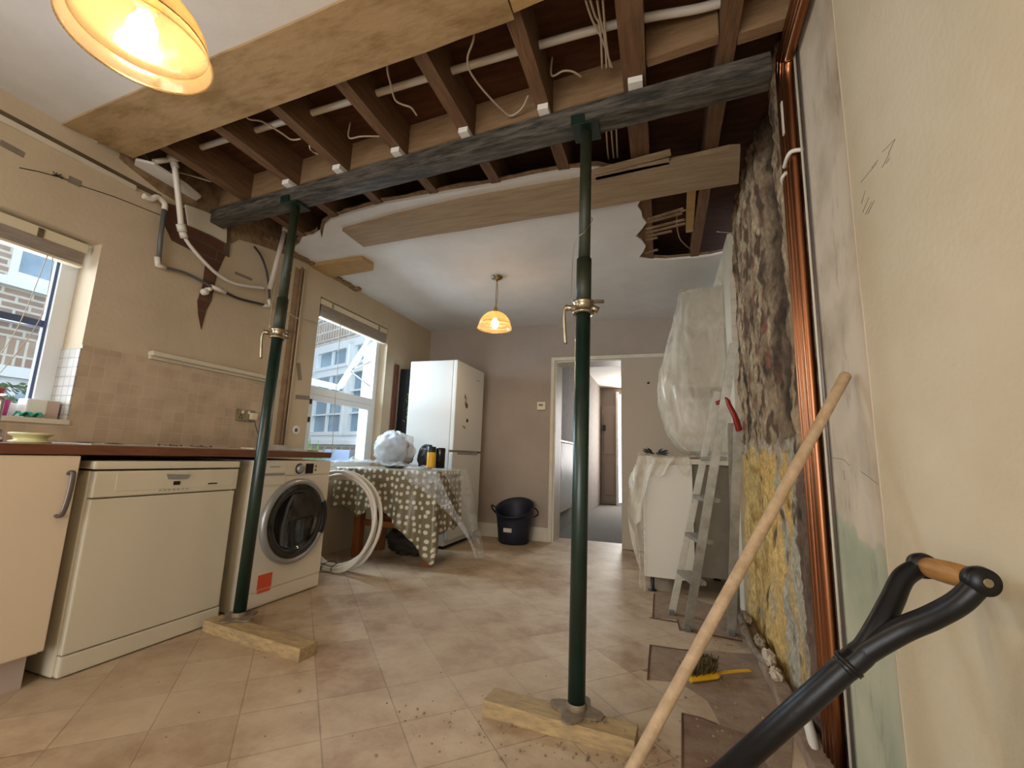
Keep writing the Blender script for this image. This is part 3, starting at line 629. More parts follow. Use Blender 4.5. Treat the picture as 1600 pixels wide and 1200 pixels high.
# ================================================================== THINGS IN THE CEILING
g = G(); g.tube(smoothpath([(-2.72, 1.62, 2.66), (-1.9, 1.59, 2.66), (-.8, 1.56, 2.66), (-.15, 1.55, 2.655), (.19, 1.575, 2.65), (.36, 1.565, 2.66), (.485, 1.5, 2.69)], 10), .017, 14)
tag(obj('conduit_pipe', g, M['pvc']), 'long grey white plastic pipe threaded through the joists', 'pipe')
cb = [([(915, 0), (925, 30), (940, 60), (951, 90), (957, 106)], 'crossing'), ([(922, 0), (930, 25), (938, 45), (941, 108)], 'leftmost'), ([(933, 0), (938, 30), (945, 60), (948, 108)], 'middle'), ([(942, 0), (945, 40), (948, 70), (954, 107)], 'rightmost')]
for pts, w in cb:
    g = G(); q = [P(x, y, 2, 2.60) for x, y in pts]; q = [Vector((p.x, p.y, 2.60)) for p in q]
    g.tube(smoothpath(q, 6), .0045, 8); tag(obj('electric_cable', g, M['cable']), w+' grey cable of the bundle passing above the right prop', 'cable', 'cable bundle over the right prop')
for k, (pts, w) in enumerate([([(947, 200), (949, 230), (951, 249)], 'left'), ([(955, 200), (957, 225), (959, 247)], 'middle'), ([(963, 198), (964, 225), (965, 246)], 'right')]):
    g = G(); q = [P(x, y, 2, 2.60) for x, y in pts]; g.tube(smoothpath(q, 5), .0045, 8)
    tag(obj('electric_cable', g, M['cable']), w+' cable of the bundle seen behind the support beam', 'cable', 'cables behind the support beam')
loose = [([(740, 60), (731, 88), (733, 108), (745, 128), (765, 152), (785, 172), (798, 181), (815, 170), (825, 150)], 2.57, 'long white cable looping between the fifth and sixth joists'),
         ([(605, 105), (610, 130), (617, 155), (628, 163), (642, 168), (651, 180)], 2.58, 'white cable hanging between the fourth and fifth joists'),
         ([(385, 182), (410, 190), (440, 208), (455, 218), (470, 217)], 2.57, 'white cable drooping between the second and third joists'),
         ([(484, 226), (488, 236), (497, 241)], 2.55, 'short cable tail beside the third joist'),
         ([(545, 215), (565, 213), (595, 213)], 2.62, 'short straight cable between the third and fourth joists'),
         ([(225, 240), (250, 262), (290, 272), (330, 284)], 2.6, 'thin cable near the left wall behind the white tee'),
         ([(1105, 295), (1098, 310), (1085, 322), (1064, 331)], 2.60, 'pale cable curling in the ceiling hole, upper one'),
         ([(1058, 355), (1062, 372), (1070, 382), (1080, 390)], 2.60, 'pale cable curling in the ceiling hole, lower one'),
         ([(1120, 362), (1150, 366)], 2.54, 'short cable bridging the last joist to the masonry'),
         ([(862, 118), (880, 111), (895, 112), (908, 120)], 2.62, 'small arched cable over the support beam left of the bundle')]
for pts, z, lab in loose:
    g = G(); q = [P(x, y, 2, z) for x, y in pts]; q = ([q[0]+Vector((0, 0, 2.715-z))]+q) if z != 2.54 else q+[Vector((.50, q[-1].y, 2.50))]; g.tube(smoothpath(q, 6), .0045 if len(pts) > 2 else .003, 8); tag(obj('electric_cable', g, M['cable']), lab, 'cable')
# ================================================================== PENDANT LAMPS
def pendant(cx, cy, zr, label, skew=0):
    t = thing('pendant_lamp', label, 'lamp', (cx, cy, ZC))
    g = G(); g.lathe([(0, 0), (.052, 0), (.055, -.006), (.05, -.016), (.022, -.03), (.010, -.034), (.010, -.045), (0, -.047)], (cx, cy, ZC), 32); obj('ceiling_rose', g, M['nickel'], t)
    zt = zr+.150
    g = G(); z = ZC-.045; k = 0
    while z > zt+.045:
        a = pi/2*(k % 2); u = Vector((cos(a), sin(a), 0))
        g.tube([Vector((cx, cy, z-.011))+u*(.006*cos(b))+Vector((0, 0, .011*sin(b))) for b in np.linspace(0, 2*pi, 12, endpoint=False)], .0016, 6, closed=True); z -= .0165; k += 1
    obj('chain', g, M['nickel'], t)
    g = G(); H = ZC-.045-zt-.03; g.tube(smoothpath([(cx+.004, cy, ZC-.04), (cx+.014, cy, ZC-.04-H*.35), (cx+.012, cy, ZC-.04-H*.7), (cx, cy, zt+.03)], 6), .003, 8); obj('flex', g, M['gripwood'], t)
    g = G(); g.lathe([(0, .05), (.012, .048), (.016, .03), (.022, .02), (.03, 0), (.03, -.02), (.018, -.03), (.018, -.06), (0, -.06)], (cx, cy, zt), 24); obj('lampholder', g, M['gripwood'], t)
    g = G(); prof = [(.03, .150), (.06, .142), (.09, .122), (.115, .095), (.131, .065), (.139, .036)]
    g.lathe(prof, (cx, cy, zr), 180, flute=.0016); sh = obj('glass_shade', g, M['shade'], t, solid=.003)
    g = G(); g.lathe([(.139, .035), (.143, .024), (.151, .008), (.155, 0), (.153, -.003), (.149, .005)], (cx, cy, zr), 180, flute=.0012); obj('flared_rim', g, M['shade'], t)
    g = G(); g.lathe([(.140, .037), (.1415, .035), (.140, .033)], (cx, cy, zr), 64); obj('shade_band', g, M['nickel'], t)
    g = G(); g.lathe([(0, -.038), (.018, -.034), (.029, -.018), (.032, 0), (.029, .016), (.019, .034), (.013, .05), (.0, .05)], (cx, cy, zr+.045), 24); obj('light_bulb', g, M['bulb'], t)
    return t
pendant(-1.224, .592, 1.905, 'large amber glass pendant lamp lit close overhead in the kitchen')
pendant(-1.385, 3.51, 2.035, 'lit glass pendant lamp on a chain, hanging over the dining area')
# ================================================================== PROPS
def prop(bx, by_, tx, ty, zb, label, zc, hdir):
    t = thing('steel_prop', label, 'prop', (bx, by_, zb))
    A = Vector((bx, by_, zb)); B = Vector((tx, ty, 2.40)); D = (B-A).normalized(); L = (B-A).length
    at = lambda z: A+(B-A)*((z-zb)/(2.40-zb))
    g = G(); pl = []
    for k in range(40):
        a = 2*pi*k/40; r = .074*(1+.26*cos(4*a+.6)) ; pl.append(Vector((bx+r*cos(a)*1.05, by_+r*sin(a)*1.05, zb+.001)))
    g.prism(pl, (0, 0, .008)); g.lathe([(.034, .008), (.036, .022), (.031, .03)], A, 20); obj('base_plate', g, M['dusty_steel'], t)
    g = G(); g.tube([A+D*.01, at(zc)], .0305, 28); obj('outer_tube', g, M['green'], t)
    g = G(); g.tube([at(zc), at(zc+.22)], .0315, 28); g.tube([at(zc+.22), at(2.385)], .0255, 28); obj('inner_tube', g, M['olive'], t)
    g = G(); g.lathe([(.031, -.028), (.043, -.027), (.044, -.02), (.037, -.014), (.037, .014), (.044, .02), (.043, .027), (.031, .028)], at(zc), 32, D)
    h = Vector(hdir).normalized(); g.tube([at(zc)+h*.03, at(zc)+h*.075], .013, 12)
    h2 = Vector((-h.x, -h.y, 0)); g.tube([at(zc+.005)+h2*.03, at(zc-.01)+h2*.062], .014, 12); obj('collar_nut', g, M['steel'], t)
    g = G(); p = at(zc)+h*.066; g.tube(smoothpath([p+Vector((0, 0, .012)), p+h*.010+Vector((0, 0, -.005)), p+h*.012+Vector((0, 0, -.05)), p+h*.004+Vector((0, 0, -.155))], 6), .0062, 10); obj('nut_handle', g, M['steel'], t)
    g = G(); q = at(zc+.03); e = h2; g.tube([q-e*.045, q+e*.085], .0075, 10); obj('pin', g, M['dusty_steel'], t)
    g = G(); g.tube(smoothpath([q-e*.045, q-e*.05+Vector((0, 0, .03)), q-e*.038+Vector((0, -.01, .25)), q+e*.01+Vector((0, -.03, .30)), q+e*.035+Vector((0, -.01, .36)), q+e*.03+Vector((0, .0, .38))], 6), .0014, 6); obj('pin_wire', g, M['steel'], t)
    g = G(); g.box((tx-.06, ty-.06, 2.391), (tx+.06, ty+.06, 2.399), .002); g.box((tx-.06, ty-.062, 2.399), (tx-.0, ty-.054, 2.44)); obj('head_plate', g, M['green'], t)
    return t
zc1 = P(915, 482, 1, 1.76).z; zc2 = P(432, 522, 1, 1.9).z
prop(-.300, 1.690, -.300, by(-.300), .056, 'green steel prop standing nearer the camera, centre right of the room', zc1, (-1, -.25, 0))
prop(-2.075, 1.862, -2.115, by(-2.115), .056, 'green steel prop standing in front of the washing machine', zc2, (-.6, -.8, 0))
g = G(); c = Vector((-.365, 1.672, .027)); g.box((-.625, 1.615, 0), (-.095, 1.715, .055), .004, rot=Matrix.Rotation(radians(-3.5), 3, 'Z'))
tag(obj('sole_plank', g, M['sole']), 'dusty pine plank under the right green prop', 'plank')
g = G(); g.box((-2.20, 1.735, 0), (-1.515, 1.83, .055), .003, rot=Matrix.Rotation(radians(-6), 3, 'Z')); tag(obj('sole_plank', g, M['sole']), 'pine plank under the left green prop by the appliances', 'plank')
# ================================================================== KITCHEN RUN
XF = -2.24
wt = tag(obj('worktop', G().box((XL+.009, -2.4, .866), (XF+.008, 2.60, .905), .003), M['worktop']), 'long dark walnut worktop over the appliances', 'worktop')
cab = thing('base_cabinet', 'cream kitchen cabinet left of the dishwasher', 'cabinet', (-2.5, .8, 0))
obj('carcass', G().box((XL+.02, .05, .12), (XF-.022, 1.155, .862)), M['cabinet'], cab)
dr = obj('door', G().box((XF-.02, .57, .13), (XF, 1.163, .862), .004), M['cabinet'], cab)
pth = [(XF, 1.134, .79), (XF+.012, 1.134, .80), (XF+.03, 1.133, .785), (XF+.034, 1.129, .70), (XF+.03, 1.122, .64), (XF+.010, 1.121, .628), (XF, 1.121, .632)]
o = obj('door_handle', G().tube(smoothpath(pth, 5), .010, 12, flat=.6), M['handle'], cab); o.parent = dr
dr2 = obj('door', G().box((XF-.02, .05, .13), (XF, .566, .862), .004), M['cabinet'], cab)
obj('plinth', G().box((XL+.2, .05, .0), (XF-.05, 1.14, .12)), mat('plinth_grey', 'b4a59a', .5), cab)
c2 = thing('base_cabinet', 'cream kitchen cabinet outside the frame toward the camera', 'cabinet', (-2.5, -.9, 0))
obj('carcass', G().box((XL+.02, -2.3, .12), (XF-.022, .04, .862)), M['cabinet'], c2); obj('door', G().box((XF-.02, -.6, .13), (XF, .04, .862), .004), M['cabinet'], c2)
# dishwasher
dw = thing('dishwasher', 'cream freestanding dishwasher beneath the worktop', 'dishwasher', (-2.5, 1.55, 0))
obj('body', G().box((XL+.05, 1.215, .008), (XF-.03, 1.885, .80), .006), M['appl'], dw)
obj('lid', G().box((XL+.05, 1.212, .806), (XF+.006, 1.888, .842), .010), M['appl'], dw)
obj('door', G().box((XF-.03, 1.222, .088), (XF, 1.878, .684), .006), M['appl'], dw)
pn = obj('control_panel', G().box((XF-.03, 1.222, .690), (XF+.004, 1.884, .799), .006), M['appl'], dw)
def sub(o, par): o.parent = par; return o
sub(obj('panel_recess', G().box((XF+.003, 1.30, .713), (XF+.0055, 1.86, .790), .001), M['appl'], dw), pn)
g = G(); g.prism([(XF+.004, 1.50, .781), (XF+.004, 1.615, .776), (XF+.004, 1.60, .755), (XF+.004, 1.512, .757)], (.006, 0, 0)); sub(obj('door_grip', g, M['silver'], dw), pn)
sub(obj('power_button', G().box((XF+.004, 1.540, .728), (XF+.008, 1.572, .746), .003), M['black'], dw), pn)
sub(obj('badge', G().box((XF+.004, 1.715, .724), (XF+.007, 1.765, .730), .001), M['black'], dw), pn)
g = G()
for k in range(7): g.box((XF+.0045, 1.48+k*.021, .705), (XF+.0065, 1.488+k*.021, .710))
sub(obj('indicator', g, M['silver'], dw), pn)
obj('kick_panel', G().box((XF-.03, 1.222, .006), (XF-.002, 1.886, .083), .008), M['appl'], dw)
# washing machine
wm = thing('washing_machine', 'white front loading washing machine with dark round door', 'washing machine', (-2.5, 2.3, 0))
wy0, wy1 = 1.985, 2.615
obj('body', G().box((XL+.05, wy0, .006), (XF-.006, wy1, .848), .008), M['appl2'], wm)
obj('front_panel', G().box((XF-.02, wy0+.004, .095), (XF, wy1-.004, .752), .006), M['appl2'], wm)
cp = obj('control_panel', G().box((XF-.02, wy0+.004, .756), (XF+.002, wy1-.004, .845), .006), M['appl2'], wm)
obj('kick_panel', G().box((XF-.02, wy0+.004, .012), (XF-.003, wy1-.004, .09), .006), M['appl2'], wm)
sub(obj('detergent_drawer', G().box((XF+.001, 1.99, .700), (XF+.006, 2.215, .836), .004), M['appl2'], wm), cp)
sub(obj('drawer_pull', G().box((XF+.004, 2.03, .757), (XF+.009, 2.205, .772), .002), M['silver'], wm), cp)
sub(obj('badge', G().box((XF+.006, 2.09, .806), (XF+.0075, 2.165, .812)), M['silver'], wm), cp)
g = G(); g.lathe([(.034, 0), (.034, .004), (.028, .006)], (XF+.001, 2.325, .795), 32, (1, 0, 0)); sub(obj('dial_ring', g, M['black'], wm), cp)
g = G(); g.lathe([(.027, .004), (.026, .022), (.018, .025), (.0, .025)], (XF+.001, 2.325, .795), 32, (1, 0, 0)); sub(obj('dial', g, M['silver'], wm), cp)
sub(obj('display', G().box((XF+.001, 2.378, .762), (XF+.004, 2.446, .828), .001), M['darkglass'], wm), cp)
g = G()
for z in (.784, .810): g.lathe([(.006, 0), (.006, .003), (0, .003)], (XF+.002, 2.468, z), 12, (1, 0, 0))
sub(obj('button', g, M['black'], wm), cp)
DC = (XF, 2.33, .470)
g = G(); g.lathe([(.262, 0), (.262, .018), (.252, .030), (.238, .034), (.228, .026), (.225, .010)], DC, 72, (1, 0, 0)); prt = obj('porthole_ring', g, M['silver'], wm)
g = G(); g.lathe([(.228, .024), (.21, .032), (.185, .030), (.172, .018), (.165, .004), (0, .012)], DC, 72, (1, 0, 0)); obj('porthole_glass', g, M['darkglass'], wm)
g = G(); g.prism([(XF+.028, 2.33+.225*cos(a), .470+.225*sin(a)) for a in np.linspace(-.45, .45, 9)]+[(XF+.028, 2.33+.252*cos(a), .470+.252*sin(a)) for a in np.linspace(.45, -.45, 9)], (.010, 0, 0)); obj('door_handle', g, M['black'], wm)
obj('energy_sticker', G().box((XF+.0005, 2.105, .105), (XF+.0025, 2.205, .185)), M['orange'], wm)
obj('sticker_text', G().box((XF+.0005, 2.11, .083), (XF+.0025, 2.20, .1)), M['orange'], wm)
# items on worktop and sill
g = G(); g.lathe([(0, 0), (.062, 0), (.066, .008), (.050, .012), (.052, .024), (.066, .032), (.070, .040), (.060, .042), (0, .038)], (-2.50, 1.115, .906), 32); tag(obj('soap_dish', g, M['lime']), 'pale yellow ceramic dish standing on the worktop edge', 'dish')
hb = thing('gas_hob', 'thin steel hob rim lying in the worktop', 'hob', (-2.55, 1.7, .906))
obj('hob_plate', G().box((-2.80, 1.22, .9055), (-2.30, 2.0, .912), .002), M['alu_dust'], hb)
for k in range(6): obj('hob_knob', G().lathe([(.009, 0), (.007, .010), (0, .012)], (-2.40, 1.55+k*.055, .911), 12), M['darkwood'], hb)
for y in (1.38, 1.80):
    for x in (-2.66, -2.45): obj('burner', G().lathe([(.04, 0), (.04, .004), (0, .006)], (x, y, .911), 20), M['black'], hb)
g = G(); g.box((-2.50, 2.10, .906), (-2.40, 2.16, .918), .003); tag(obj('sponge', g, M['ivoryplastic']), 'small pale scrap on the worktop by the left prop', 'sponge')
g = G(); g.prism([(-2.72, 2.44, .906), (-2.30, 2.44, .906), (-2.30, 2.44, .917), (-2.45, 2.44, .922), (-2.58, 2.44, .945), (-2.72, 2.44, .945)], (0, .10, 0)); tag(obj('paint_tray', g, M['alu_dust']), 'grey metal wedge tray on the worktop end by the left prop', 'tray')
tp = thing('tap', 'chrome kitchen tap at the left picture edge', 'tap', (-2.60, 1.045, .906))
g = G(); g.tube(smoothpath([(-2.60, 1.045, .906), (-2.60, 1.045, 1.06), (-2.59, 1.04, 1.10)], 5), .010, 14); obj('spout', g, M['chrome'], tp)
g = G(); g.lathe([(.0, 0), (.028, 0), (.028, .02), (.022, .025), (.024, .05), (.0, .055)], (-2.60, 1.045, .906), 20); obj('base', g, M['chrome'], tp)
g = G(); g.box((-3.00, 1.262, 1.025), (-2.92, 1.385, 1.118), .006); wb = thing('storage_box', 'small white box on the window sill', 'box', (-2.96, 1.28, 1.023)); obj('body', g, M['white'], wb)
obj('side_card', G().box((-2.919, 1.335, 1.026), (-2.916, 1.384, 1.115)), mat('brown_card', 'b8a498', .6), wb)
g = G()
def clf(u, v): return Vector((-2.915+.05*v, 1.22+.09*u, 1.027+.022*abs(sin(u*7+v*3))+.012*v*(1-v)))
g.grid(clf, 14, 8); tag(obj('cloth', g, M['teal'], solid=.004), 'crumpled teal cloth in front of the white box on the sill', 'cloth')
g = G(); g.lathe([(0, 0), (.030, 0), (.036, .075), (.033, .075), (.027, .006), (0, .006)], (-2.93, 1.172, 1.026), 24); tag(obj('beaker', g, M['pink']), 'pink plastic beaker on the window sill', 'beaker')
g = G(); g.lathe([(0, 0), (.032, 0), (.040, .06), (.043, .06), (.043, .07), (.036, .07), (0, .06)], (-2.995, 1.165, 1.085), 24); g.lathe([(0, 0), (.032, 0), (.034, .062), (0, .062)], (-2.995, 1.165, 1.024), 24); tag(obj('plant_pot', g, M['redpot']), 'red flowerpot behind the pink beaker on the sill', 'pot')
# sockets
def socket(y0, y1, z0, z1, label):
    t = thing('wall_socket', label, 'socket', (XL+.01, (y0+y1)/2, z0))
    obj('plate', G().box((XL+.008, y0, z0), (XL+.016, y1, z1), .002), M['steel'], t)
    w = (y1-y0)
    for a in (.28, .62): obj('switch', G().box((XL+.015, y0+w*a-.008, z0+.055), (XL+.020, y0+w*a+.008, z0+.075), .001), M['white'], t)
    g = G()
    for a in (.2, ): 
        for dy, dz in ((0, .035), (-.011, .018), (.011, .018)): g.box((XL+.0155, y0+w*a-.003+dy, z0+dz), (XL+.017, y0+w*a+.003+dy, z0+dz+.012))
    obj('pin_hole', g, M['black'], t); return t
socket(2.335, 2.485, 1.105, 1.190, 'brushed steel double wall socket on the splashback')
pg = thing('mains_plug', 'cream plug with grey cable in the steel socket', 'plug', (XL+.02, 2.455, 1.14))
obj('plug_body', G().box((XL+.0165, 2.430, 1.118), (XL+.045, 2.482, 1.170), .012), M['ivoryplastic'], pg)
g = G(); g.tube(smoothpath([(XL+.04, 2.46, 1.12), (XL+.035, 2.49, 1.06), (XL+.03, 2.54, .99), (XL+.035, 2.60, .945), (XL+.07, 2.58, .912), (XL+.13, 2.57, .910)], 7), .0035, 8); obj('plug_cable', g, M['greypipe'], pg)
sb = thing('wall_socket', 'small round wall outlet left of the dining window', 'socket', (XL, 2.89, 1.06))
g = G(); g.lathe([(.0, .006), (.03, .006), (.036, .004), (.038, 0)], (XL+.002, 2.90, 1.075), 28, (1, 0, 0)); obj('plate', g, M['white'], sb)
g = G(); g.lathe([(0, .012), (.014, .012), (.016, .006)], (XL+.002, 2.893, 1.075), 20, (1, 0, 0)); obj('outlet_hole', g, M['greypipe'], sb)
# ================================================================== PIPEWORK AND TAPE ON THE LEFT WALL
XP = XL+.03
def wp(*pts, x=XP): return [P(a, b, 0, x) for a, b in pts]
t = thing('waste_pipe', 'white plastic pipe curving down the left wall from a tee', 'pipe', tuple(wp((268, 250))[0]))
top = wp((272, 252), x=-2.72)[0]
g = G(); g.tube(smoothpath([P(272, 252, 0, -2.74), P(276, 285, 0, -2.75), P(280, 320, 0, -2.77), P(283, 352, 0, -2.79)], 5), .0165, 14); obj('upper_pipe', g, M['pvc'], t)
g = G(); g.tube([P(282, 350, 0, -2.79), P(285, 362, 0, -2.795)], .025, 16); g.tube([P(285, 362, 0, -2.795), P(288, 372, 0, -2.80)], .021, 16); obj('coupling', g, M['pvc'], t)
g = G(); g.tube(smoothpath([P(288, 370, 0, -2.80), P(298, 385, 0, -2.80), P(318, 408, 0, -2.80), P(342, 430, 0, -2.81), P(370, 444, 0, -2.82), P(412, 450, 0, -2.83)], 7), .011, 14); obj('lower_pipe', g, M['pvc'], t)
g = G(); g.tube([P(240, 253, 0, -2.76), P(272, 248, 0, -2.74)], .015, 14); g.tube([P(268, 243, 0, -2.75), P(274, 262, 0, -2.74)], .021, 14); g.tube([P(262, 247, 0, -2.74), P(287, 248, 0, -2.70)], .017, 14); obj('tee', g, M['pvc'], t)
t = thing('waste_pipe', 'grey pipe with white elbows boxed around the exposed brick', 'pipe', tuple(wp((247, 405))[0]))
g = G(); g.tube(wp((257, 325), (251, 370), (248, 408)), .013, 12); obj('vertical_pipe', g, M['greypipe'], t)
g = G(); g.tube(wp((246, 402), (246, 414), (258, 418)), .0165, 12); obj('elbow', g, M['pvc'], t)
g = G(); g.tube(smoothpath(wp((224, 306), (236, 311), (246, 308), (257, 318), (257, 328)), 4), .016, 12); obj('elbow', g, M['pvc'], t)
g = G(); g.tube(wp((330, 448), (352, 457)), .0155, 12); obj('connector', g, M['pvc'], t)
g = G(); g.tube(smoothpath(wp((258, 418), (290, 427), (318, 441), (331, 449)), 5), .009, 12); obj('horizontal_pipe', g, M['greypipe'], t)
g = G(); g.tube(smoothpath(wp((352, 457), (375, 467), (412, 476)), 5), .009, 12); obj('black_pipe_end', g, M['blackpipe'], t)
g = G(); g.lathe([(0, .03), (.02, .03), (.022, 0)], wp((321, 456))[0]-Vector((.02, 0, 0)), 16, (1, 0, 0)); g.lathe([(0, .04), (.012, .04), (.014, 0)], wp((326, 452))[0]-Vector((.02, 0, 0)), 16, (1, 0, 0)); obj('outlet', g, M['pvc'], t)
t = thing('waste_pipe', 'straight white pipe leaning behind the left prop', 'pipe', tuple(wp((445, 355))[0]))
g = G(); g.tube([P(445, 360, 0, -2.74), P(421, 452, 0, -2.82)], .0165, 12); obj('pipe', g, mat('pinkish_pipe', 'c9bdb2', .45), t)
g = G(); g.lathe([(0, 0), (.022, 0), (.022, .035), (0, .035)], P(445, 362, 0, -2.74), 16); obj('end_cap', g, M['pvc'], t)
g = G(); g.tube(smoothpath(wp((397, 385), (408, 400), (416, 422), (420, 447), (421, 466)), 5), .008, 10); tag(obj('black_hose', g, M['blackpipe']), 'short black hose bending down beside the left prop', 'hose')
g = G(); g.tube(smoothpath(wp((420, 468), (421, 478), (412, 477)), 4), .013, 10); tag(obj('pipe_elbow', g, M['pvc']), 'white pipe elbow at the end of the black pipe beside the prop', 'elbow')
for k, ((a, b), lab) in enumerate([(((475, 432), (450, 690)), 'left thin painted pipe running down the scar beside the left prop'), (((469, 432), (444, 690)), 'right thin painted pipe running down the scar beside the left prop')][:2]):
    g = G(); p, q = wp(a, b, x=XL+.012); yy = 2.755+.035*(1-k); g.tube([(XL+.012, yy, 2.44), (XL+.012, yy, .92)], .0075, 10)
    tag(obj('painted_pipe', g, M['rust'] if k else M['cream']), ['outer', 'inner'][k]+' of two thin painted pipes rising beside the left prop', 'pipe', 'thin pipes beside the left prop')
g = G(); g.tube(smoothpath([P(449, 487, 1, 1.88), P(462, 496, 0, -2.6), P(475, 499, 0, -2.83), P(480, 500, 0, -2.86), P(492, 503, 0, -2.86), P(500, 512, 0, -2.90), P(505, 520, 0, -2.93)], 6), .0028, 6); tag(obj('thin_cord', g, M['cable']), 'thin grey cord strung from the left prop to the dining blind', 'cord')
tapes = [((0, 222), (37, 242), .030, 'grey tape strip on the wall at the left picture edge'), ((107, 279), (126, 288), .036, 'square of grey tape above the kitchen window'), ((367, 426), (394, 437), .020, 'grey tape strip on the wall below the black hose'), ((466, 567), (469, 594), .040, 'upright grey tape strip left of the dining window'), ((455, 500), (456, 505), .06, 'grey tape square behind the left prop'), ((462, 620), (484, 622), .036, 'grey tape strip on the edge of the dining window')]
for a, b, w, lab in tapes:
    p, q = wp(a, b, x=XL+.0015); g = G(); g.bar(p, q, w, .002, up=(1, 0, 0)); tag(obj('tape_strip', g, M['tape']), lab, 'tape', 'grey tape strips on the left wall')
g = G(); c = P(88, 274, 0, XL)
for k in range(9): g.tube([c, c+Vector((.012, .022*cos(k*.9), .012*sin(k*1.7)))], .0022, 5)
tag(obj('cable_stub', g, M['blackpipe']), 'frayed dark wire stub poking out above the kitchen window', 'wires')
g = G(); c = P(60, 268, 0, XL+.002); struct('trim_13', G().tube([P(x, y, 0, XL) for x, y in [(30, 262), (60, 268), (100, 279), (126, 290), (180, 308), (215, 322), (250, 336)]], .0025, 6), M['darkgap'])
# ================================================================== BLINDS
def blind(x, y0, y1, z1, zb, label):
    t = thing('venetian_blind', label, 'blind', (x, (y0+y1)/2, z1))
    obj('headrail', G().box((x-.03, y0, z1-.055), (x+.02, y1, z1-.003), .004), M['ivoryplastic'], t)
    g = G(); n = int((z1-.06-zb)/.0065)
    for k in range(n): zz = zb+.012+k*.0065; g.box((x-.024+.002*nz(k*3, 1), y0+.01, zz), (x+.022+.002*nz(k*3, 5), y1-.01, zz+.003))
    obj('slat_stack', g, M['slats'], t); obj('bottom_rail', G().box((x-.024, y0+.008, zb), (x+.024, y1-.008, zb+.012), .003), M['ivoryplastic'], t)
    for a in (.15, .85): yy = y0+(y1-y0)*a; obj('bracket', G().box((x+.019, yy-.012, z1-.058), (x+.024, yy+.012, z1-.01), .002), M['steel'], t)
    return t
b1 = blind(-2.945, .07, 1.375, 1.975, 1.838, 'raised beige venetian blind over the kitchen window')
g = G(); g.tube(smoothpath([(-2.92, 1.24, 1.84), (-2.92, 1.24, 1.5), (-2.915, 1.10, 1.12), (-2.91, 1.0, 1.03)], 6), .0018, 5); g.tube(smoothpath([(-2.92, 1.22, 1.84), (-2.915, 1.16, 1.4), (-2.91, 1.04, 1.10)], 6), .0018, 5); obj('pull_cord', g, M['cable'], b1)
b2 = blind(-2.90, 3.025, 4.045, 2.272, 2.10, 'raised beige venetian blind over the dining window')
g = G(); g.tube([(-2.88, 3.30, 2.11), (-2.88, 3.36, .86)], .003, 6); obj('tilt_wand', g, M['cable'], b2)
# ================================================================== DINING SIDE
# fridge freezer
fx0, fx1, fy0, fy1 = -2.56, -2.0, 4.07, 4.80
fr = thing('fridge_freezer', 'tall white fridge freezer by the dining window', 'fridge', (-2.3, 4.4, 0))
obj('body', G().box((fx0, fy0, .03), (fx1-.05, fy1, 1.90), .008), M['fridge'], fr)
for z0, z1, nm in ((.965, 1.90, 'upper'), (.09, .945, 'lower')):
    d_ = obj('door', G().box((fx1-.045, fy0-.002, z0), (fx1, fy1, z1), .010), M['fridge'], fr)
    if nm == 'lower': o = obj('door_handle', G().box((fx1-.02, fy0+.10, .925), (fx1+.003, fy0+.62, .943), .003), M['silver'], fr); o.parent = d_
g = G(); g.box((fx1-.01, fy0+.5, 1.768), (fx1+.002, fy0+.6, 1.776)); obj('badge', g, M['silver'], fr)
g = G(); g.box((fx0+.02, fy0+.02, 0), (fx1-.06, fy1-.02, .035)); obj('plinth', g, M['black'], fr)
g = G(); c = Vector((fx1+.004, 4.30, 1.47))
g.tube(smoothpath([c+Vector((0, -.02, .10)), c+Vector((.002, 0, .05)), c+Vector((.002, .005, 0)), c+Vector((.001, .03, -.04)), c+Vector((0, .05, -.03)), c+Vector((0, .045, 0)), c+Vector((0, .03, -.005))], 5), .009, 8, rfun=lambda t: .003+.006*sin(pi*t))
for dy, dz in ((-.03, .06), (.03, .05), (-.02, .0), (.035, .0)): g.tube([c+Vector((0, 0, dz-.01)), c+Vector((0, dy, dz+.012))], .0035, 6)
tag(obj('fridge_magnet', g, M['nickel']), 'lizard shaped metal magnet on the fridge door', 'magnet')
g = G(); g.lathe([(0, .006), (.018, .006), (.02, 0)], (fx1+.001, 4.37, 1.29), 16, (1, 0, 0)); tag(obj('fridge_magnet', g, M['black']), 'small round dark magnet below the lizard magnet', 'magnet')
g = G(); g.lathe([(0, .006), (.008, .006), (.01, 0)], (fx1+.001, 4.28, 1.22), 12, (1, 0, 0)); g.lathe([(0, .006), (.010, .006), (.012, 0)], (fx1+.001, 4.31, 1.21), 12, (1, 0, 0)); tag(obj('fridge_magnet', g, M['gripwood']), 'lowest tiny brownish magnet on the fridge door', 'magnet')
# pole and picture behind fridge
g = G(); g.bar((-2.845, 4.24, .0), (-2.845, 4.24, 1.91), .055, .03, up=(1, 0, 0), bev=.004); tag(obj('wooden_plank', g, M['darkwood']), 'dark red wooden plank standing upright by the dining window', 'plank')
pf = thing('picture_canvas', 'black canvas with green leaves wedged beside the fridge', 'picture', (-2.78, 4.45, .6))
obj('canvas', G().box((-2.86, 4.34, .62), (-2.66, 4.38, 1.88), .006), M['black'], pf)
g = G()
for k in range(22):
    a = random.uniform(0, 2*pi); c = Vector((-2.70+random.uniform(-.05, .03), 4.338, 1.45+random.uniform(-.22, .16))); e = c+Vector((.05*cos(a), -.002, .06*sin(a)))
    g.prism([c, c.lerp(e, .5)+Vector((-.008*sin(a), 0, .008*cos(a))), e, c.lerp(e, .5)-Vector((-.008*sin(a), 0, .008*cos(a)))], (0, -.001, 0))
obj('painted_leaves', g, M['leaf'], pf)
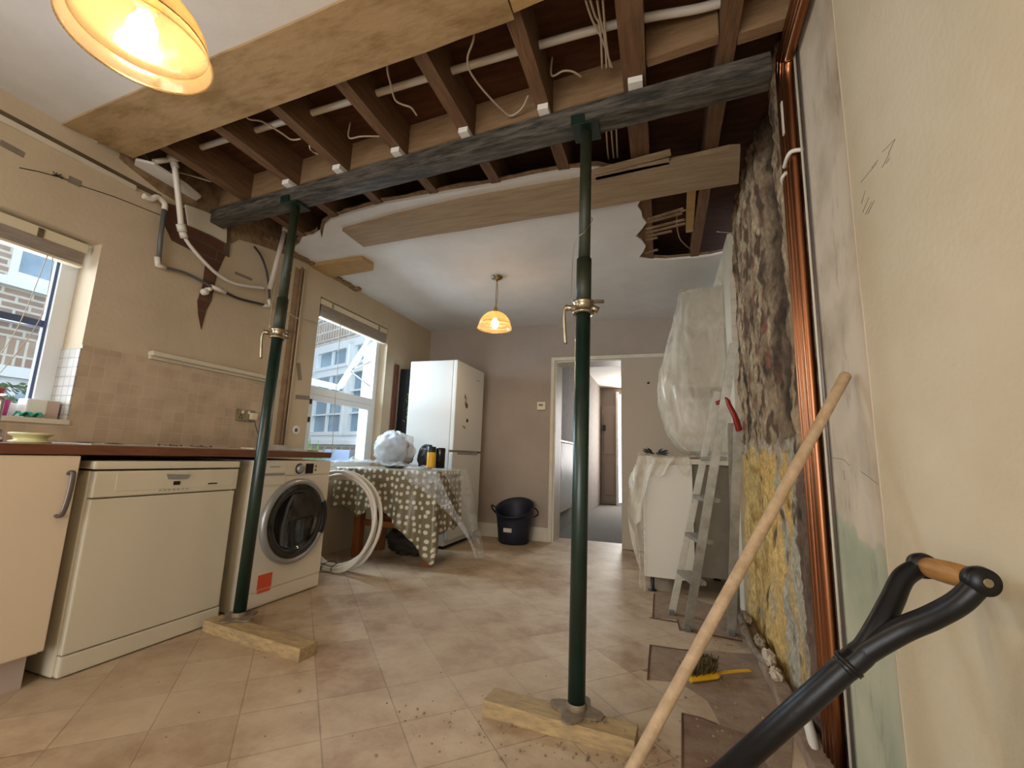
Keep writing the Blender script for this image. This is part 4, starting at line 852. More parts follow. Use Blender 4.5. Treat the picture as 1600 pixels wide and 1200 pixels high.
# table with cloth
tb = thing('dining_table', 'orange pine table under a spotted oilcloth', 'table', (-2.2, 3.68, 0))
TX0, TX1, TY0, TY1, TZ = -2.80, -1.80, 3.36, 3.84, .770
obj('tabletop', G().box((TX0, TY0, TZ-.03), (TX1, TY1, TZ), .004), M['tablewood'], tb)
for x in (-2.58, -1.865):
    for y in (TY0+.09, TY1-.05):
        lx = x-.30 if x > -2 and y > TY0+.2 else x
        obj('leg', G().box((lx-.035, y-.035, 0), (lx+.035, y+.035, TZ-.031), .004), M['tablewood'], tb)
g = G(); g.box((-2.58, TY0+.10, .27), (-1.88, TY0+.14, .32), .003); g.box((-2.6, TY1-.07, .27), (-1.88, TY1-.03, .32), .003); obj('stretcher', g, M['tablewood'], tb)
# oilcloth
def hem(s, side):
    """height of hem along each side; s 0..1"""
    if side == 'f':     # left to right
        ks = [(0, .42), (.12, .44), (.3, .36), (.42, .44), (.52, .43), (.64, .34), (.78, .24), (.90, .12), (1.0, .04)]
    elif side == 'r': ks = [(0, .06), (.12, .22), (.3, .26), (.6, .30), (.8, .25), (1, .3)]
    elif side == 'b': ks = [(0, .3), (1, .4)]
    else: ks = [(0, .4), (1, .42)]
    for (a, b), (c, d) in zip(ks, ks[1:]):
        if s <= c: return b+(d-b)*(s-a)/(c-a)
    return ks[-1][1]
per = []
def addside(p, q, side, n):
    for k in range(n): t_ = k/n; per.append((Vector(p).lerp(Vector(q), t_), side, t_))
addside((TX0-.005, TY0-.006, 0), (TX1+.005, TY0-.006, 0), 'f', 90); addside((TX1+.005, TY0-.006, 0), (TX1+.005, TY1+.005, 0), 'r', 50)
addside((TX1+.005, TY1+.005, 0), (TX0-.005, TY1+.005, 0), 'b', 60); addside((TX0-.005, TY1+.005, 0), (TX0-.005, TY0-.006, 0), 'l', 40)
g = G(); bm = g.bm; lay = bm.loops.layers.uv.verify(); NV = 22; rows = []; cumd = 0
uvs = []
nrm = {'f': Vector((0, -1, 0)), 'r': Vector((1, 0, 0)), 'b': Vector((0, 1, 0)), 'l': Vector((-1, 0, 0))}
lens = 0
for i, (p, side, s) in enumerate(per):
    col = []; cu = []
    zh = hem(s, side); n_ = nrm[side]; corner = 0
    if side == 'f': corner = max(0, 1-(1-s)/.10)
    if side == 'r': corner = max(0, 1-s/.18)
    n2 = n_+(nrm['r'] if side == 'f' else nrm['f'])*corner*.9 if corner else n_
    n2 = n2.normalized()
    for j in range(NV):
        v = j/(NV-1); z = TZ+.004-(TZ+.004-zh)*v
        fold = .028*sin(i*.23+.6*sin(i*.07))*v+.014*sin(i*.55)*v*v
        if side in 'bl': fold *= .3
        if side == 'b': fold = abs(fold)*.3
        out = .003+.02*v**.7+fold+.05*corner*v
        if side == 'r': out *= .9
        if side in 'fr': out = max(out, .003)
        col.append(bm.verts.new(Vector((p.x, p.y, z))+n2*out)); 
        cu.append(((lens), (TZ-z)))
    nxt = per[(i+1) % len(per)][0]; lens += (nxt-p).length
    rows.append(col); uvs.append(cu)
NP = len(per)
for i in range(NP):
    a, b = rows[i], rows[(i+1) % NP]
    for j in range(NV-1):
        f = bm.faces.new((a[j], b[j], b[j+1], a[j+1])); f.smooth = True
        uu = [uvs[i][j], (uvs[i][j][0]+.0131, uvs[i][j][1]), (uvs[i][j][0]+.0131, uvs[i][j+1][1]), uvs[i][j+1]]
        for l, c_ in zip(f.loops, uu): l[lay].uv = c_
tf = bm.faces.new([r[0] for r in rows]); 
for l in tf.loops: l[lay].uv = (l.vert.co.x, l.vert.co.y)
tag(obj('tablecloth', g, M['dots'], solid=.002), 'grey oilcloth with cream spots draped over the table', 'tablecloth')
# dust sheet on the table
def sheet(u, v):
    x = -2.84+u*1.03; y = 3.355+v*.47
    b = .012+.055*abs(nz(x*6, y*6, 3))+.035*abs(nz(x*15, y*15, 8))+.03*math.exp(-((x+2.6)/.3)**2)
    if x > -1.95: b = .010+(b-.010)*.35
    return Vector((x, y, TZ+.006+b))
g = G(); g.grid(sheet, 90, 40)
def skirt(u, v):   # part falling over the right front corner
    x = -2.10+u*.32; z0 = TZ+.028; x2 = x+v*(.10+.30*u)
    return Vector((x2+.01*sin(v*9+u*8), 3.318-.012*sin(u*9+v*4)-.02*v+.10*u*v, z0-v*(.14+.56*u**1.6)+.004*nz(u*9, v*9)))
g.grid(skirt, 40, 40)
def skirt2(u, v):
    x = TX1+.03; y = 3.32+u*.48
    return Vector((x+.02+v*(.34-.1*u)+.02*sin(u*8+v*3), y+.05*v, TZ+.028-v**1.3*.72+.01*nz(u*8, v*6)))
g.grid(skirt2, 40, 40)
tag(obj('dust_sheet', g, M['film_table']), 'clear crumpled plastic dust sheet spilling off the table corner', 'dust sheet')
# shape under plastic (chair back / toy) standing behind the table
ch = thing('wrapped_bundle', 'rounded bundle wrapped in white plastic on the table', 'bundle', (-2.45, 3.8, TZ))
def bun(cx, cy, cz, rx, ry, rz, amp, seed, g):
    def f(u, v):
        a = 2*pi*u; b = pi*(v*.98+.01); r = 1+amp*nz(cos(a)*2.2+seed, sin(a)*2.2, b*2)+amp*.5*nz(cos(a)*6, sin(a)*6+seed, b*5)
        return Vector((cx+rx*r*math.copysign(abs(cos(a))**.8, cos(a))*sin(b)**.8, cy+ry*r*sin(a)*sin(b), max(cz-rz*r*cos(b), cz-rz*.96)))
    g.grid(f, 48, 30, closed_u=True)
g = G(); bun(-2.40, 3.70, TZ+.13, .15, .10, .13, .3, 3, g); obj('contents', g, mat('grey_fabric', '7a7470', .9), ch)
g = G(); bun(-2.43, 3.68, TZ+.18, .20, .12, .165, .2, 9, g); obj('wrapping', g, M['film_bundle'], ch)
g = G(); bun(-2.10, 3.72, TZ+.115, .085, .06, .115, .16, 5, g); tag(obj('black_bag', g, M['black']), 'dark grey plastic bag slumped beside the yellow can', 'bag')
cn = thing('spray_can', 'yellow can with black lid on the table corner', 'can', (-1.93, 3.60, TZ+.03))
g = G(); g.lathe([(0, 0), (.036, 0), (.038, .004), (.038, .135), (.036, .14)], (-1.96, 3.56, TZ+.027), 28); obj('body', g, M['yellow'], cn)
g = G(); g.lathe([(.0385, 0), (.0385, .045), (.034, .05), (0, .05)], (-1.96, 3.56, TZ+.165), 28); obj('lid', g, M['black'], cn)
g = G(); g.lathe([(0, 0), (.042, 0), (.042, .17), (.04, .175), (.036, .18), (0, .18)], (-1.90, 3.62, TZ+.027), 28); tag(obj('canister', g, mat('glossy_black', '101010', .12)), 'glossy black canister right of the yellow can', 'canister')
# under table clutter
g = G(); bun(-2.2, 3.72, .12, .22, .12, .12, .3, 12, g); tag(obj('dark_bag', g, mat('brown_bag', '2d241c', .8)), 'dark bag lying in shadow under the table', 'bag')
# pipe coil
t = thing('pipe_coil', 'coil of white plastic pipe leaning beside the washing machine', 'coil', (-2.45, 3.0, 0))
for k in range(5):
    g = G(); pts = []
    for a in np.linspace(0, 2*pi, 60, endpoint=False):
        rr = .378-.021*(k % 3)+.006*sin(a*2+k); ex = 1.0
        x = -2.44+rr*cos(a)*1.0; z = .375+rr*sin(a)*1.0-.0*k
        y = 2.93+.028*k+.05*(z-.3)+.014*sin(a*3+k*2)
        pts.append((x, y, max(z, .013)))
    g.tube(pts, .0138, 10, closed=True); obj('pipe_loop', g, M['pvc'], t)
g = G()
for ax_ in (-1.42, -1.68):
    c = Vector((-2.44+.36*cos(ax_), 2.985, .375+.36*sin(ax_))); c.z = max(c.z, .03)
    g.tube([c+Vector((.01*cos(b), .075*cos(b), .035*sin(b))) for b in np.linspace(0, 2*pi, 16, endpoint=False)], .003, 6, closed=True)
obj('tie', g, M['black'], t)
# trug
tg = thing('rubber_bucket', 'navy rubber builders bucket against the end wall', 'bucket', (-1.50, 4.74, 0))
TC = (-1.55, 4.76, 0)
g = G(); g.lathe([(0, .002), (.15, .002), (.165, .015), (.178, .15), (.195, .30), (.207, .362), (.213, .365), (.213, .378), (.203, .38), (.19, .32), (.172, .15), (.155, .02), (0, .015)], TC, 56)
for v in g.bm.verts: v.co.z += (v.co.y-TC[1])*.42*max(0, v.co.z-.02)/.36
obj('tub', g, M['trug'], tg)
for s in (-1, 1):
    g = G(); g.tube(smoothpath([(TC[0]+s*.205, TC[1]-.07, .37), (TC[0]+s*.245, TC[1]-.06, .385), (TC[0]+s*.262, TC[1]-.02, .36), (TC[0]+s*.262, TC[1]+.02, .33), (TC[0]+s*.245, TC[1]+.05, .30), (TC[0]+s*.205, TC[1]+.05, .28)], 5), .009, 8); obj('handle', g, M['trug'], tg)
obj('label', G().box((TC[0]-.055, TC[1]-.192, .135), (TC[0]+.035, TC[1]-.182, .175), rot=Matrix.Rotation(radians(6), 3, 'X')), M['ivory'], tg)
# thermostat
th = thing('thermostat', 'small square cream thermostat left of the doorway', 'thermostat', (-1.335, 4.98, 1.53))
obj('case', G().box((-1.385, 4.975, 1.475), (-1.285, 5.0, 1.57), .005), M['ivoryplastic'], th); obj('display', G().box((-1.365, 4.972, 1.52), (-1.315, 4.976, 1.545)), M['handle'], th)
# hallway radiator
rd = thing('radiator', 'white ribbed radiator on the hallway wall', 'radiator', (-1.2, 5.9, .2))
g = G()
for k in range(14): y = 5.36+k*.085; g.box((-1.235, y, .26), (-1.20, y+.055, 1.12), .012)
obj('rib', g, M['white'], rd); obj('back_panel', G().box((-1.255, 5.35, .25), (-1.232, 6.55, 1.13), .006), mat('grey_panel', '8a857c', .5), rd)
g = G(); g.box((-1.255, 5.35, 1.13), (-1.19, 6.55, 1.15), .004); obj('top_grille', g, M['white'], rd)
g = G(); bun(-1.05, 6.1, .03, .06, .1, .04, .2, 2, g); tag(obj('shoe', g, M['black']), 'dark shoe lying on the hallway carpet', 'shoe')
pic = tag(obj('hall_picture', G().box((-1.262, 6.7, 1.35), (-1.24, 7.0, 1.75), .004), M['darkwood']), 'small dark picture on the hallway wall', 'picture')
# ================================================================== RIGHT SIDE UNIT, WRAPPED
bu = thing('base_unit', 'white base cabinet on dark legs behind the step ladder', 'cabinet', (.13, 3.8, 0))
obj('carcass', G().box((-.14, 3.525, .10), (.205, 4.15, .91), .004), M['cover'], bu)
obj('shaded_side', G().box((.21, 3.56, .13), (.455, 4.14, .91), .004), mat('brown_grey_shade', '6f6758', .7, col2='7d7464', scale=6), bu)  # darker panel colour imitates the shade on the cabinet's right part
for x in (-.085, .40):
    for y in (3.56, 4.1): g = G(); g.lathe([(0, 0), (.03, 0), (.03, .006), (.015, .012), (.015, .10)], (x, y, 0), 12); obj('leg', g, M['black'], bu)
obj('worktop', G().box((-.165, 3.50, .912), (.465, 4.18, .95), .004), M['ivory'], bu)
g = G()
def drape(u, v):   # left flap of sheet
    y = 3.49+u*.55; x0 = -.17
    L = (.42+.40*math.exp(-((u-.08)/.1)**2)+.10*sin(u*17)) 
    return Vector((x0-.015-.10*v*sin(pi*min(1, v*1.1))-.025*sin(u*21+v*3)*v, y+.02*sin(v*6), .965-L*v))
g.grid(drape, 50, 40)
def drape2(u, v):  # front flap
    x = -.175+u*.36
    L = .10+.36*math.exp(-((u-.1)/.22)**2)+.04*sin(u*15)
    return Vector((x-.06*v*(1-u), 3.488-.02-.03*sin(u*19+v*3)*v-.035*v, .965-L*v))
g.grid(drape2, 50, 30)
def drape3(u, v):
    x = -.18+u*.6; y = 3.47+v*.6; return Vector((x, y, .962+.03*abs(nz(x*11, y*9, 2))+.02*abs(nz(x*26, y*25, 4))))
g.grid(drape3, 60, 50)
tag(obj('dust_sheet', g, M['film_bag']), 'bunched plastic dust sheet over the white base cabinet', 'dust sheet')
g = G()
def cloth2(u, v): return Vector((-.165+.045*u-.01*v, 3.47-.02*v, .80-.78*v+.015*sin(u*5)))
g.grid(cloth2, 8, 30); tag(obj('dust_sheet', g, M['film_thin'], solid=0), 'thin plastic tail hanging to the floor left of the base cabinet', 'dust sheet')
wu = thing('hanging_cupboard', 'pale wall cupboard hanging inside a plastic bag', 'cupboard', (.3, 3.7, 1.48))
obj('cupboard_box', G().box((.165, 3.545, 1.485), (.462, 4.10, 2.235), .004), mat('pale_cupboard', 'b8b0a0', .5), wu)
g = G()
prof = [(2.262, .142, 3.53), (2.20, .135, 3.528), (2.0, .09, 3.50), (1.8, .03, 3.48), (1.62, -.015, 3.465), (1.5, -.028, 3.455), (1.38, -.02, 3.455), (1.25, .01, 3.465), (1.14, .045, 3.48), (1.06, .10, 3.50), (1.01, .16, 3.52), (.99, .22, 3.56)]
def bag(u, v):
    k = v*(len(prof)-1); i = min(int(k), len(prof)-2); f = k-i; f2 = f
    z, xl, yf = [prof[i][q]*(1-f2)+prof[i+1][q]*f2 for q in range(3)]
    cx, cy = .47, 3.85; ax_, ay = cx-xl, cy-yf
    a = pi+u*pi*.5*2*.5+0  # quarter: from -X side round to -Y side
    e = .42
    if u < .5:
        a = pi/2+pi/2*(u/.5)       # back to left
        X = cx+ax_*math.copysign(abs(cos(a))**e, cos(a)); Y = cy+.38*abs(sin(a))**e
    else:
        a = pi+pi/2*((u-.5)/.5)
        X = cx+ax_*math.copysign(abs(cos(a))**e, cos(a)) if abs(cos(a)) > 1e-6 else cx; Y = cy-ay*abs(sin(a))**e
    wr = .005*sin(u*46+z*9+4*nz(u*6, z*3))*(.4+abs(nz(u*5, z*5)))+.014*nz(u*7, z*2+u*5, 4)
    wr *= 1 if z < 2.1 else .4
    dn = Vector((X-cx, Y-cy, 0)); dn = dn.normalized() if dn.length > 1e-4 else Vector((0, -1, 0))
    p = Vector((X, Y, z))+dn*wr; p.x = min(p.x, .466); return p
g.grid(bag, 130, 110)
g.prism([(.145, 3.535, 2.262), (.466, 3.535, 2.262), (.466, 4.2, 2.262), (.145, 4.2, 2.262)], (0, 0, .002))
tag(obj('plastic_bag', g, M['film_bag']), 'big translucent plastic bag bulging around the wall cupboard', 'plastic bag')
g = G()
def flap(u, v): return Vector((.40+.065*u+.0*v, 3.48+.03*u, 2.26+.22*v*(1-.0*u)-.24*v*(1-u)*.8))
g.grid(flap, 10, 10); tag(obj('plastic_scrap', g, M['film_bag']), 'plastic scrap taped up above the wrapped cupboard', 'plastic scrap')
g = G()
for k in range(26):
    a = random.uniform(0, 2*pi); c = Vector((-.05, 3.62, .955)); e = c+Vector((.10*cos(a), .05*sin(a), random.uniform(.01, .075)))
    g.prism([c, c.lerp(e, .55)+Vector((0, 0, .018)), e, c.lerp(e, .55)-Vector((0, 0, .004))], (.002, .004, 0))
tag(obj('houseplant', g, mat('dark_leaf', '1d2417', .6)), 'dark leafy plant squashed on the base cabinet', 'plant')
# ================================================================== STEP LADDER
ld = thing('step_ladder', 'dusty aluminium step ladder with red hinge standing by the masonry', 'ladder', (.2, 2.95, 0))
def rail(p, q, w, d, nm, m_):
    g = G(); g.bar(p, q, w, d, up=(0, 1, 0), bev=.002); return obj(nm, g, m_, ld)
A0, A1 = Vector((.115, 2.835, 0)), Vector((.352, 2.44, 1.535)); A1 = P(1147, 537, 1, 2.62)
B0 = Vector((.036, 3.08, 0)); B1 = P(1121, 612, 1, 3.0)
rail(A0, A1, .046, .025, 'front_rail', M['alu']); rail(B0, B1, .040, .025, 'front_rail', M['alu_dust'])
for z in (.26, .49, .72, .95):
    fa = A0.lerp(A1, z/A1.z); fb = B0.lerp(B1, z/B1.z); g = G(); c = (fa+fb)/2
    g.bar(fa+Vector((.02, .01, 0)), fb+Vector((.02, -.01, 0)), .085, .022, bev=.002)
    obj('step', g, M['alu'], ld)
C0 = P(1143, 992, 2, 0); C1 = P(1153, 655, 1, 2.72); rail(C0, C1, .045, .022, 'rear_rail', M['alu'])
D0 = Vector((.40, 3.10, 0)); D1 = C1+Vector((0, .26, 0)); rail(D0, D1, .04, .02, 'rear_rail', M['alu'])
g = G(); g.bar(C0.lerp(C1, .05), D0.lerp(D1, .3), .02, .006); g.bar(C0.lerp(C1, .34), D0.lerp(D1, .05), .02, .006); obj('rear_brace', g, M['alu'], ld)
g = G(); a = P(1128, 628, 1, 2.68); b = P(1140, 634, 1, 2.66); c = P(1155, 672, 1, 2.68)
g.tube(smoothpath([a, P(1135, 622, 1, 2.66), b, P(1148, 650, 1, 2.66), c], 5), .02, 10, flat=.6, rfun=lambda t: .014+.012*t); obj('hinge_block', g, M['red'], ld)
g = G(); q = P(1122, 630, 1, 2.95); g.tube([q-Vector((.012, 0, .0)), q+Vector((.02, 0, .01))], .013, 10); obj('hinge_pin', g, M['red'], ld)
for p in (A0, B0, C0, D0): g = G(); g.box((p.x-.016, p.y-.032, 0), (p.x+.016, p.y+.032, .03), .004); obj('foot', g, M['greypipe'], ld)
# ================================================================== FLOOR CUT-OUTS AND SKIRTING
def cut(pts, nm, m_, lab, h=.0015):
    h = .0025 if nm.endswith('near') else h
    g = G(); poly = [P(x, y, 2, .0005) for x, y in pts]; g.prism(poly, (0, 0, h)); o = struct(nm, g, m_, lab, 'floor'); return o
M['sub'] = mat('bare_subfloor', '7d6552', .9, col2='96806a', scale=12, bump=.3)
M['sub2'] = mat('dusty_subfloor', '86705a', .9, col2='6f4f40', scale=7, bump=.4)
cut([(1016, 1008), (1062, 1015), (1180, 1022), (1212, 1085), (1240, 1150), (1236, 1200), (1100, 1200), (1140, 1160), (1105, 1095), (1060, 1066), (1012, 1062), (1012, 1050), (1003, 1048), (1013, 1044)], 'floor_patch', M['sub'], 'bare strip where vinyl is cut away near the hand brush')
cut([(1066, 1115), (1120, 1132), (1175, 1150), (1200, 1200), (1066, 1200)], 'floor_patch_near', M['sub2'], 'square cut out of the vinyl full of rubble')
cut([(1022, 925), (1060, 930), (1150, 955), (1160, 1002), (1062, 984), (1058, 968), (1018, 965), (1022, 945)], 'floor_patch_far', M['sub'], 'bare floor patch under the step ladder')
# torn vinyl lips round the cutouts
g = G()
for ln in ([(1016, 1008), (1062, 1015), (1085, 1017)], [(1016, 1008), (1014, 1030), (1012, 1062)], [(1066, 1115), (1066, 1200)], [(1066, 1115), (1095, 1122), (1120, 1132)], [(1062, 984), (1100, 990), (1160, 1002)], [(1062, 984), (1058, 968)], [(1022, 928), (1020, 965)], [(1015, 965), (1058, 972)]):
    g.tube([P(x, y, 2, .003) for x, y in ln], .0035, 6)
struct('floor_torn_edge', g, mat('vinyl_edge', '5a4030', .8), 'curled torn edges of the vinyl', 'floor')
# skirting remains
g = G(); ys = np.linspace(1.5, 3.2, 60)
for a, b in zip(ys, ys[1:]):
    w = .030+.012*nz(a*6, 1); h = .045+.02*nz(a*5, 3)
    g.box((.44-w, a, 0), (.47, b+.003, h), .006)
struct('baseboard_right', g, M['sub'], 'dirty remains of skirting along the stripped masonry', 'baseboard')
g = G(); g.tube(smoothpath([(.415, 3.02, .06), (.405, 2.8, .055), (.40, 2.55, .05), (.43, 2.40, .05)], 6), .017, 10); tag(obj('floor_pipe', g, M['dusty_steel']), 'dirty pipe stub lying along the foot of the masonry', 'pipe')
g = G(); g.tube(smoothpath([(.455, 1.98, .09), (.448, 1.86, .05), (.43, 1.74, .02)], 6), .016, 12); tag(obj('pipe_offcut', g, M['pvc']), 'short white pipe offcut at the foot of the copper pipes', 'pipe')
for k, (y, z, s, lab) in enumerate([(2.95, .09, .05, 'farthest plaster lump on the skirting below the masonry'), (2.62, .085, .055, 'plaster lump on the skirting, second from the ladder'), (2.42, .09, .06, 'plaster lump on the skirting above the hand brush'), (2.30, .07, .05, 'nearest plaster lump on the skirting, by the brush handle')]):
    g = G(); bun(.437, y, z-.02, s*.4, s*1.0, s*.5, .35, k*3, g); tag(obj('plaster_lump', g, M['cable'] if k in (2, 3) else M['debris']), lab, 'plaster lump', 'plaster lumps along the skirting')
# rubble crumbs
g = G()
def crumb(x, y, r, z=0):
    t_ = bmesh.new(); bmesh.ops.create_icosphere(t_, subdivisions=1, radius=r)
    for v in t_.verts: v.co = Vector((v.co.x*random.uniform(.7, 1.3)+x, v.co.y*random.uniform(.7, 1.3)+y, max(0, v.co.z*.7+r*.5)+z))
    g.join(t_)
for k in range(330):
    c, s = random.choice([((.02, 1.60), (.12, .06)), ((.20, 1.78), (.10, .12)), ((-.45, 1.55), (.22, .035)), ((.30, 2.1), (.1, .25)), ((-.1, 1.63), (.07, .05)), ((.28, 2.5), (.1, .2)), ((-.6, 1.45), (.3, .15)), ((-.2, 1.50), (.25, .05))])
    x, y = random.gauss(c[0], s[0]), random.gauss(c[1], s[1])
    if x > .40: continue
    crumb(x, y, random.choice((.002, .003, .003, .004, .006)))
for k in range(90): crumb(random.uniform(-2.1, .3), random.uniform(1.1, 3.2), random.choice((.0015, .002, .003)))
for k in range(60): crumb(random.gauss(-.27, .05), random.gauss(1.67, .02), random.uniform(.002, .005), .055)
o = obj('rubble', g, M['debris']); o['kind'] = 'stuff'; tag(o, 'plaster crumbs and grit scattered round the right prop and masonry', 'rubble')
# brush
hbr = thing('hand_brush', 'yellow hand brush lying on the bare floor strip', 'brush', (.2, 2.3, 0))
p0, p1, p2, p3 = Vector((.085, 2.215, .012)), Vector((.14, 2.30, .014)), Vector((.22, 2.33, .016)), Vector((.355, 2.385, .018))
g = G(); g.tube(smoothpath([p0, Vector((.12, 2.235, .014)), Vector((.19, 2.28, .016)), Vector((.23, 2.31, .017)), Vector((.29, 2.345, .02)), p3], 6), .02, 14, rfun=lambda t: .034 if t < .42 else .034-.023*min(1, (t-.42)/.12), flat=.42); obj('handle', g, M['yellow'], hbr)
g = G()
for k in range(700):
    t_ = random.random(); b_ = Vector((.092, 2.225, .02)).lerp(Vector((.185, 2.30, .022)), t_)+Vector((random.uniform(-.026, .026), random.uniform(-.026, .026), 0))
    e_ = b_+Vector((random.gauss(0, .009), random.gauss(.01, .009), random.uniform(.04, .055))); g.tube([b_, b_.lerp(e_, .5)+Vector((0, 0, .004)), e_], .0024, 4)
o = obj('bristles', g, M['bristle'], hbr)
# ================================================================== COPPER PIPES
specs = [(1.694, .0165, 'thickest copper pipe, nearest the painted wall'), (1.731, .0115, 'second copper pipe from the painted wall'), (1.758, .0110, 'third copper pipe from the painted wall'), (1.781, .0075, 'thin copper pipe farthest from the painted wall')]
for k, (y, r, lab) in enumerate(specs):
    zt = 2.40+.028*k; x = .478-.004*k
    g = G(); g.tube([(x, y, .0)]+[(x, y, z) for z in np.linspace(.3, zt-.08, 8)]+smoothpath([(x, y, zt-.06), (x-.002, y-.02, zt), (x-.004, y-.09, zt+.03), (x-.006, y-.5, zt+.05)], 6)[1:]+[(x-.008, .6, zt+.055)], r, 18)
    tag(obj('copper_pipe', g, M['copper']), lab+', rising up the right wall', 'pipe', 'copper pipes on the right wall')
g = G(); g.tube([(.494, 1.664, 0), (.494, 1.662, 1.2), (.492, 1.655, 2.45)], .0042, 8); tag(obj('white_cable', g, M['ivory']), 'thin white cable running beside the copper pipes', 'cable')
g = G(); g.tube([(.498, 1.650, 0), (.498, 1.648, 1.2), (.498, 1.640, 2.45)], .004, 8); tag(obj('dark_cable', g, M['handle']), 'thin dark cable between the white cable and bare plaster', 'cable')
zc_ = P(1228, 270, 0, .47).z
cl = thing('pipe_clip', 'white plastic clip around the copper pipes near the ceiling', 'clip', (.49, 1.72, zc_))
g = G(); g.tube(smoothpath([(.50, 1.665, zc_+.01), (.465, 1.668, zc_+.012), (.456, 1.695, zc_+.008), (.458, 1.745, zc_+.004)], 5), .0075, 8); obj('strap', g, M['pvc'], cl)
g = G(); g.tube(smoothpath([(.462, 1.745, zc_-.02), (.455, 1.775, zc_-.025), (.466, 1.80, zc_-.03)], 4), .007, 8); obj('strap', g, M['pvc'], cl)
g = G(); c = P(1222, 190, 0, .455); g.box((.457, 1.722, 2.16), (.462, 1.738, 2.30), .001); tag(obj('paper_label', g, M['ivory']), 'pale paper label stuck on a copper pipe near the top', 'label')
# pencil marks on right wall
g = G()
for (a, b) in [((1352, 335), (1362, 315)), ((1356, 334), (1366, 313)), ((1348, 332), (1358, 308)), ((1378, 262), (1390, 240)), ((1384, 256), (1391, 246)), ((1345, 285), (1370, 255)), ((1362, 262), (1372, 250)), ((1378, 238), (1398, 218)), ((1346, 318), (1352, 298)), ((1388, 240), (1399, 217))]:
    g.tube([P(*a, 0, XR-.0005), P(*b, 0, XR-.0003)], .0006, 4)
struct('trim_14', g, M['handle'], 'faint pencil scribbles on the painted right wall', 'marks')
g = G(); pts = [(XR, 1.324+.004*nz(z*3, 2), z) for z in np.linspace(0, 2.5, 60)]; g.tube(pts, .0022, 5); struct('trim_15', g, M['cable'], 'thin ridge between painted wall and bare plaster strip', 'trim')
g = G()
for ln in ([(1283, 718), (1300, 715), (1318, 718), (1328, 728)], [(1345, 737), (1357, 745), (1372, 757)], [(1318, 735), (1320, 750)]):
    g.tube([P(x, y, 0, XR+(.0038 if x < 1385 else -.0003)) for x, y in ln], .0007, 4)
struct('trim_17', g, M['handle'], 'hairline cracks in the bare plaster strip', 'crack')
# ================================================================== BROOM AND SPADE
br_ = thing('broom', 'pale wooden broom handle leaning against the bare plaster strip', 'broom', (-.23, 1.06, 0))
T0 = Vector((.482, 1.415, 1.175)); T1 = P(1000, 1178, 1, 1.13); dirb = (T1-T0).normalized(); Lb = (T0.z-.05)/-dirb.z; T2 = T0+dirb*Lb
g = G(); n = 16; g.tube([T0+dirb*.0, T0+dirb*.004]+[T0.lerp(T2, k/n) for k in range(1, n+1)], .017, 20, rfun=lambda t: .0125 if t < .02 else .0138+.001*nz(t*9, 1)); obj('broomstick', g, M['handlewood'], br_)
hz_ = T2; g = G(); g.box((hz_.x-.14, hz_.y-.03, .03), (hz_.x+.14, hz_.y+.03, .065), .006); obj('broom_head', g, M['handlewood'], br_)
g = G()
for i in range(40):
    for j in range(5): x_, y_ = hz_.x-.13+i*.0066, hz_.y-.022+j*.011; g.tube([(x_, y_, .03), (x_+random.gauss(0, .003), y_+random.gauss(0, .004), .001)], .0015, 3, caps=False)
obj('bristles', g, M['bristle'], br_)
sd = thing('spade', 'black metal spade with wooden D grip leaning on the right wall', 'spade', (-.25, .93, 0))
GA, GB = P(1442, 884, 1, .985), Vector((.458, .875, .752)); GB = P(1532, 908, 1, .872)
gm = (GA+GB)/2; FK = P(1372, 985, 1, .93); RG = P(1326, 1038, 1, .93); SH = P(1150, 1195, 1, .93); sdv = (SH-RG).normalized()
END = RG+sdv*((RG.z-.30)/-sdv.z)
g = G(); g.tube([GA, GA.lerp(GB, .25), GA.lerp(GB, .5), GA.lerp(GB, .75), GB], .016, 20, rfun=lambda t: .0150+.003*sin(pi*t)); obj('grip', g, M['gripwood'], sd)
ga = (GB-GA).normalized()
g = G()
for E_, s in ((GA, 1), (GB, -1)):
    arm = [(1500, 940, .88), (1455, 965, .90), (1408, 985, .918)] if s == -1 else [(1412, 902, .975), (1393, 940, .958), (1374, 978, .94)]
    pth = smoothpath([E_]+[P(x, y, 1, yy) for x, y, yy in arm]+[P(1350, 1018, 1, .93), RG+sdv*.01], 8)
    g.tube(pth, .018, 18, rfun=lambda t: .0148+.005*t)
    g.lathe([(0, -.013), (.019, -.012), (.0215, 0), (.019, .012), (0, .013)], E_, 24, ga)
obj('yoke', g, M['black_paint'], sd)
g = G(); g.tube([GB-ga*.0, GB+ga*.0145], .006, 12); obj('rivet', g, M['steel'], sd)
g = G(); g.tube([RG-sdv*.02, RG+sdv*.0, END], .0195, 24, rfun=lambda t: .0185+.0015*t); obj('shaft', g, M['black_paint'], sd)
g = G(); g.tube([RG-sdv*.004, RG+sdv*.004], .0225, 24); g.tube([RG+sdv*.30, RG+sdv*.303], .0212, 24); obj('ferrule', g, M['black_paint'], sd)
nv = Vector((0, 1, 0)); bw_ = .085; E0 = END-sdv*.01; E1 = END+sdv*((END.z-.015)/-sdv.z)
g = G(); up_ = sdv.cross(nv)
g.prism([E0-nv*bw_, E0+nv*bw_, E1+nv*bw_*.85, E1-nv*bw_*.85], up_*.004); g.tube([END, END+sdv*.09], .017, 14, rfun=lambda t: .018-.012*t); obj('blade', g, M['alu'], sd)
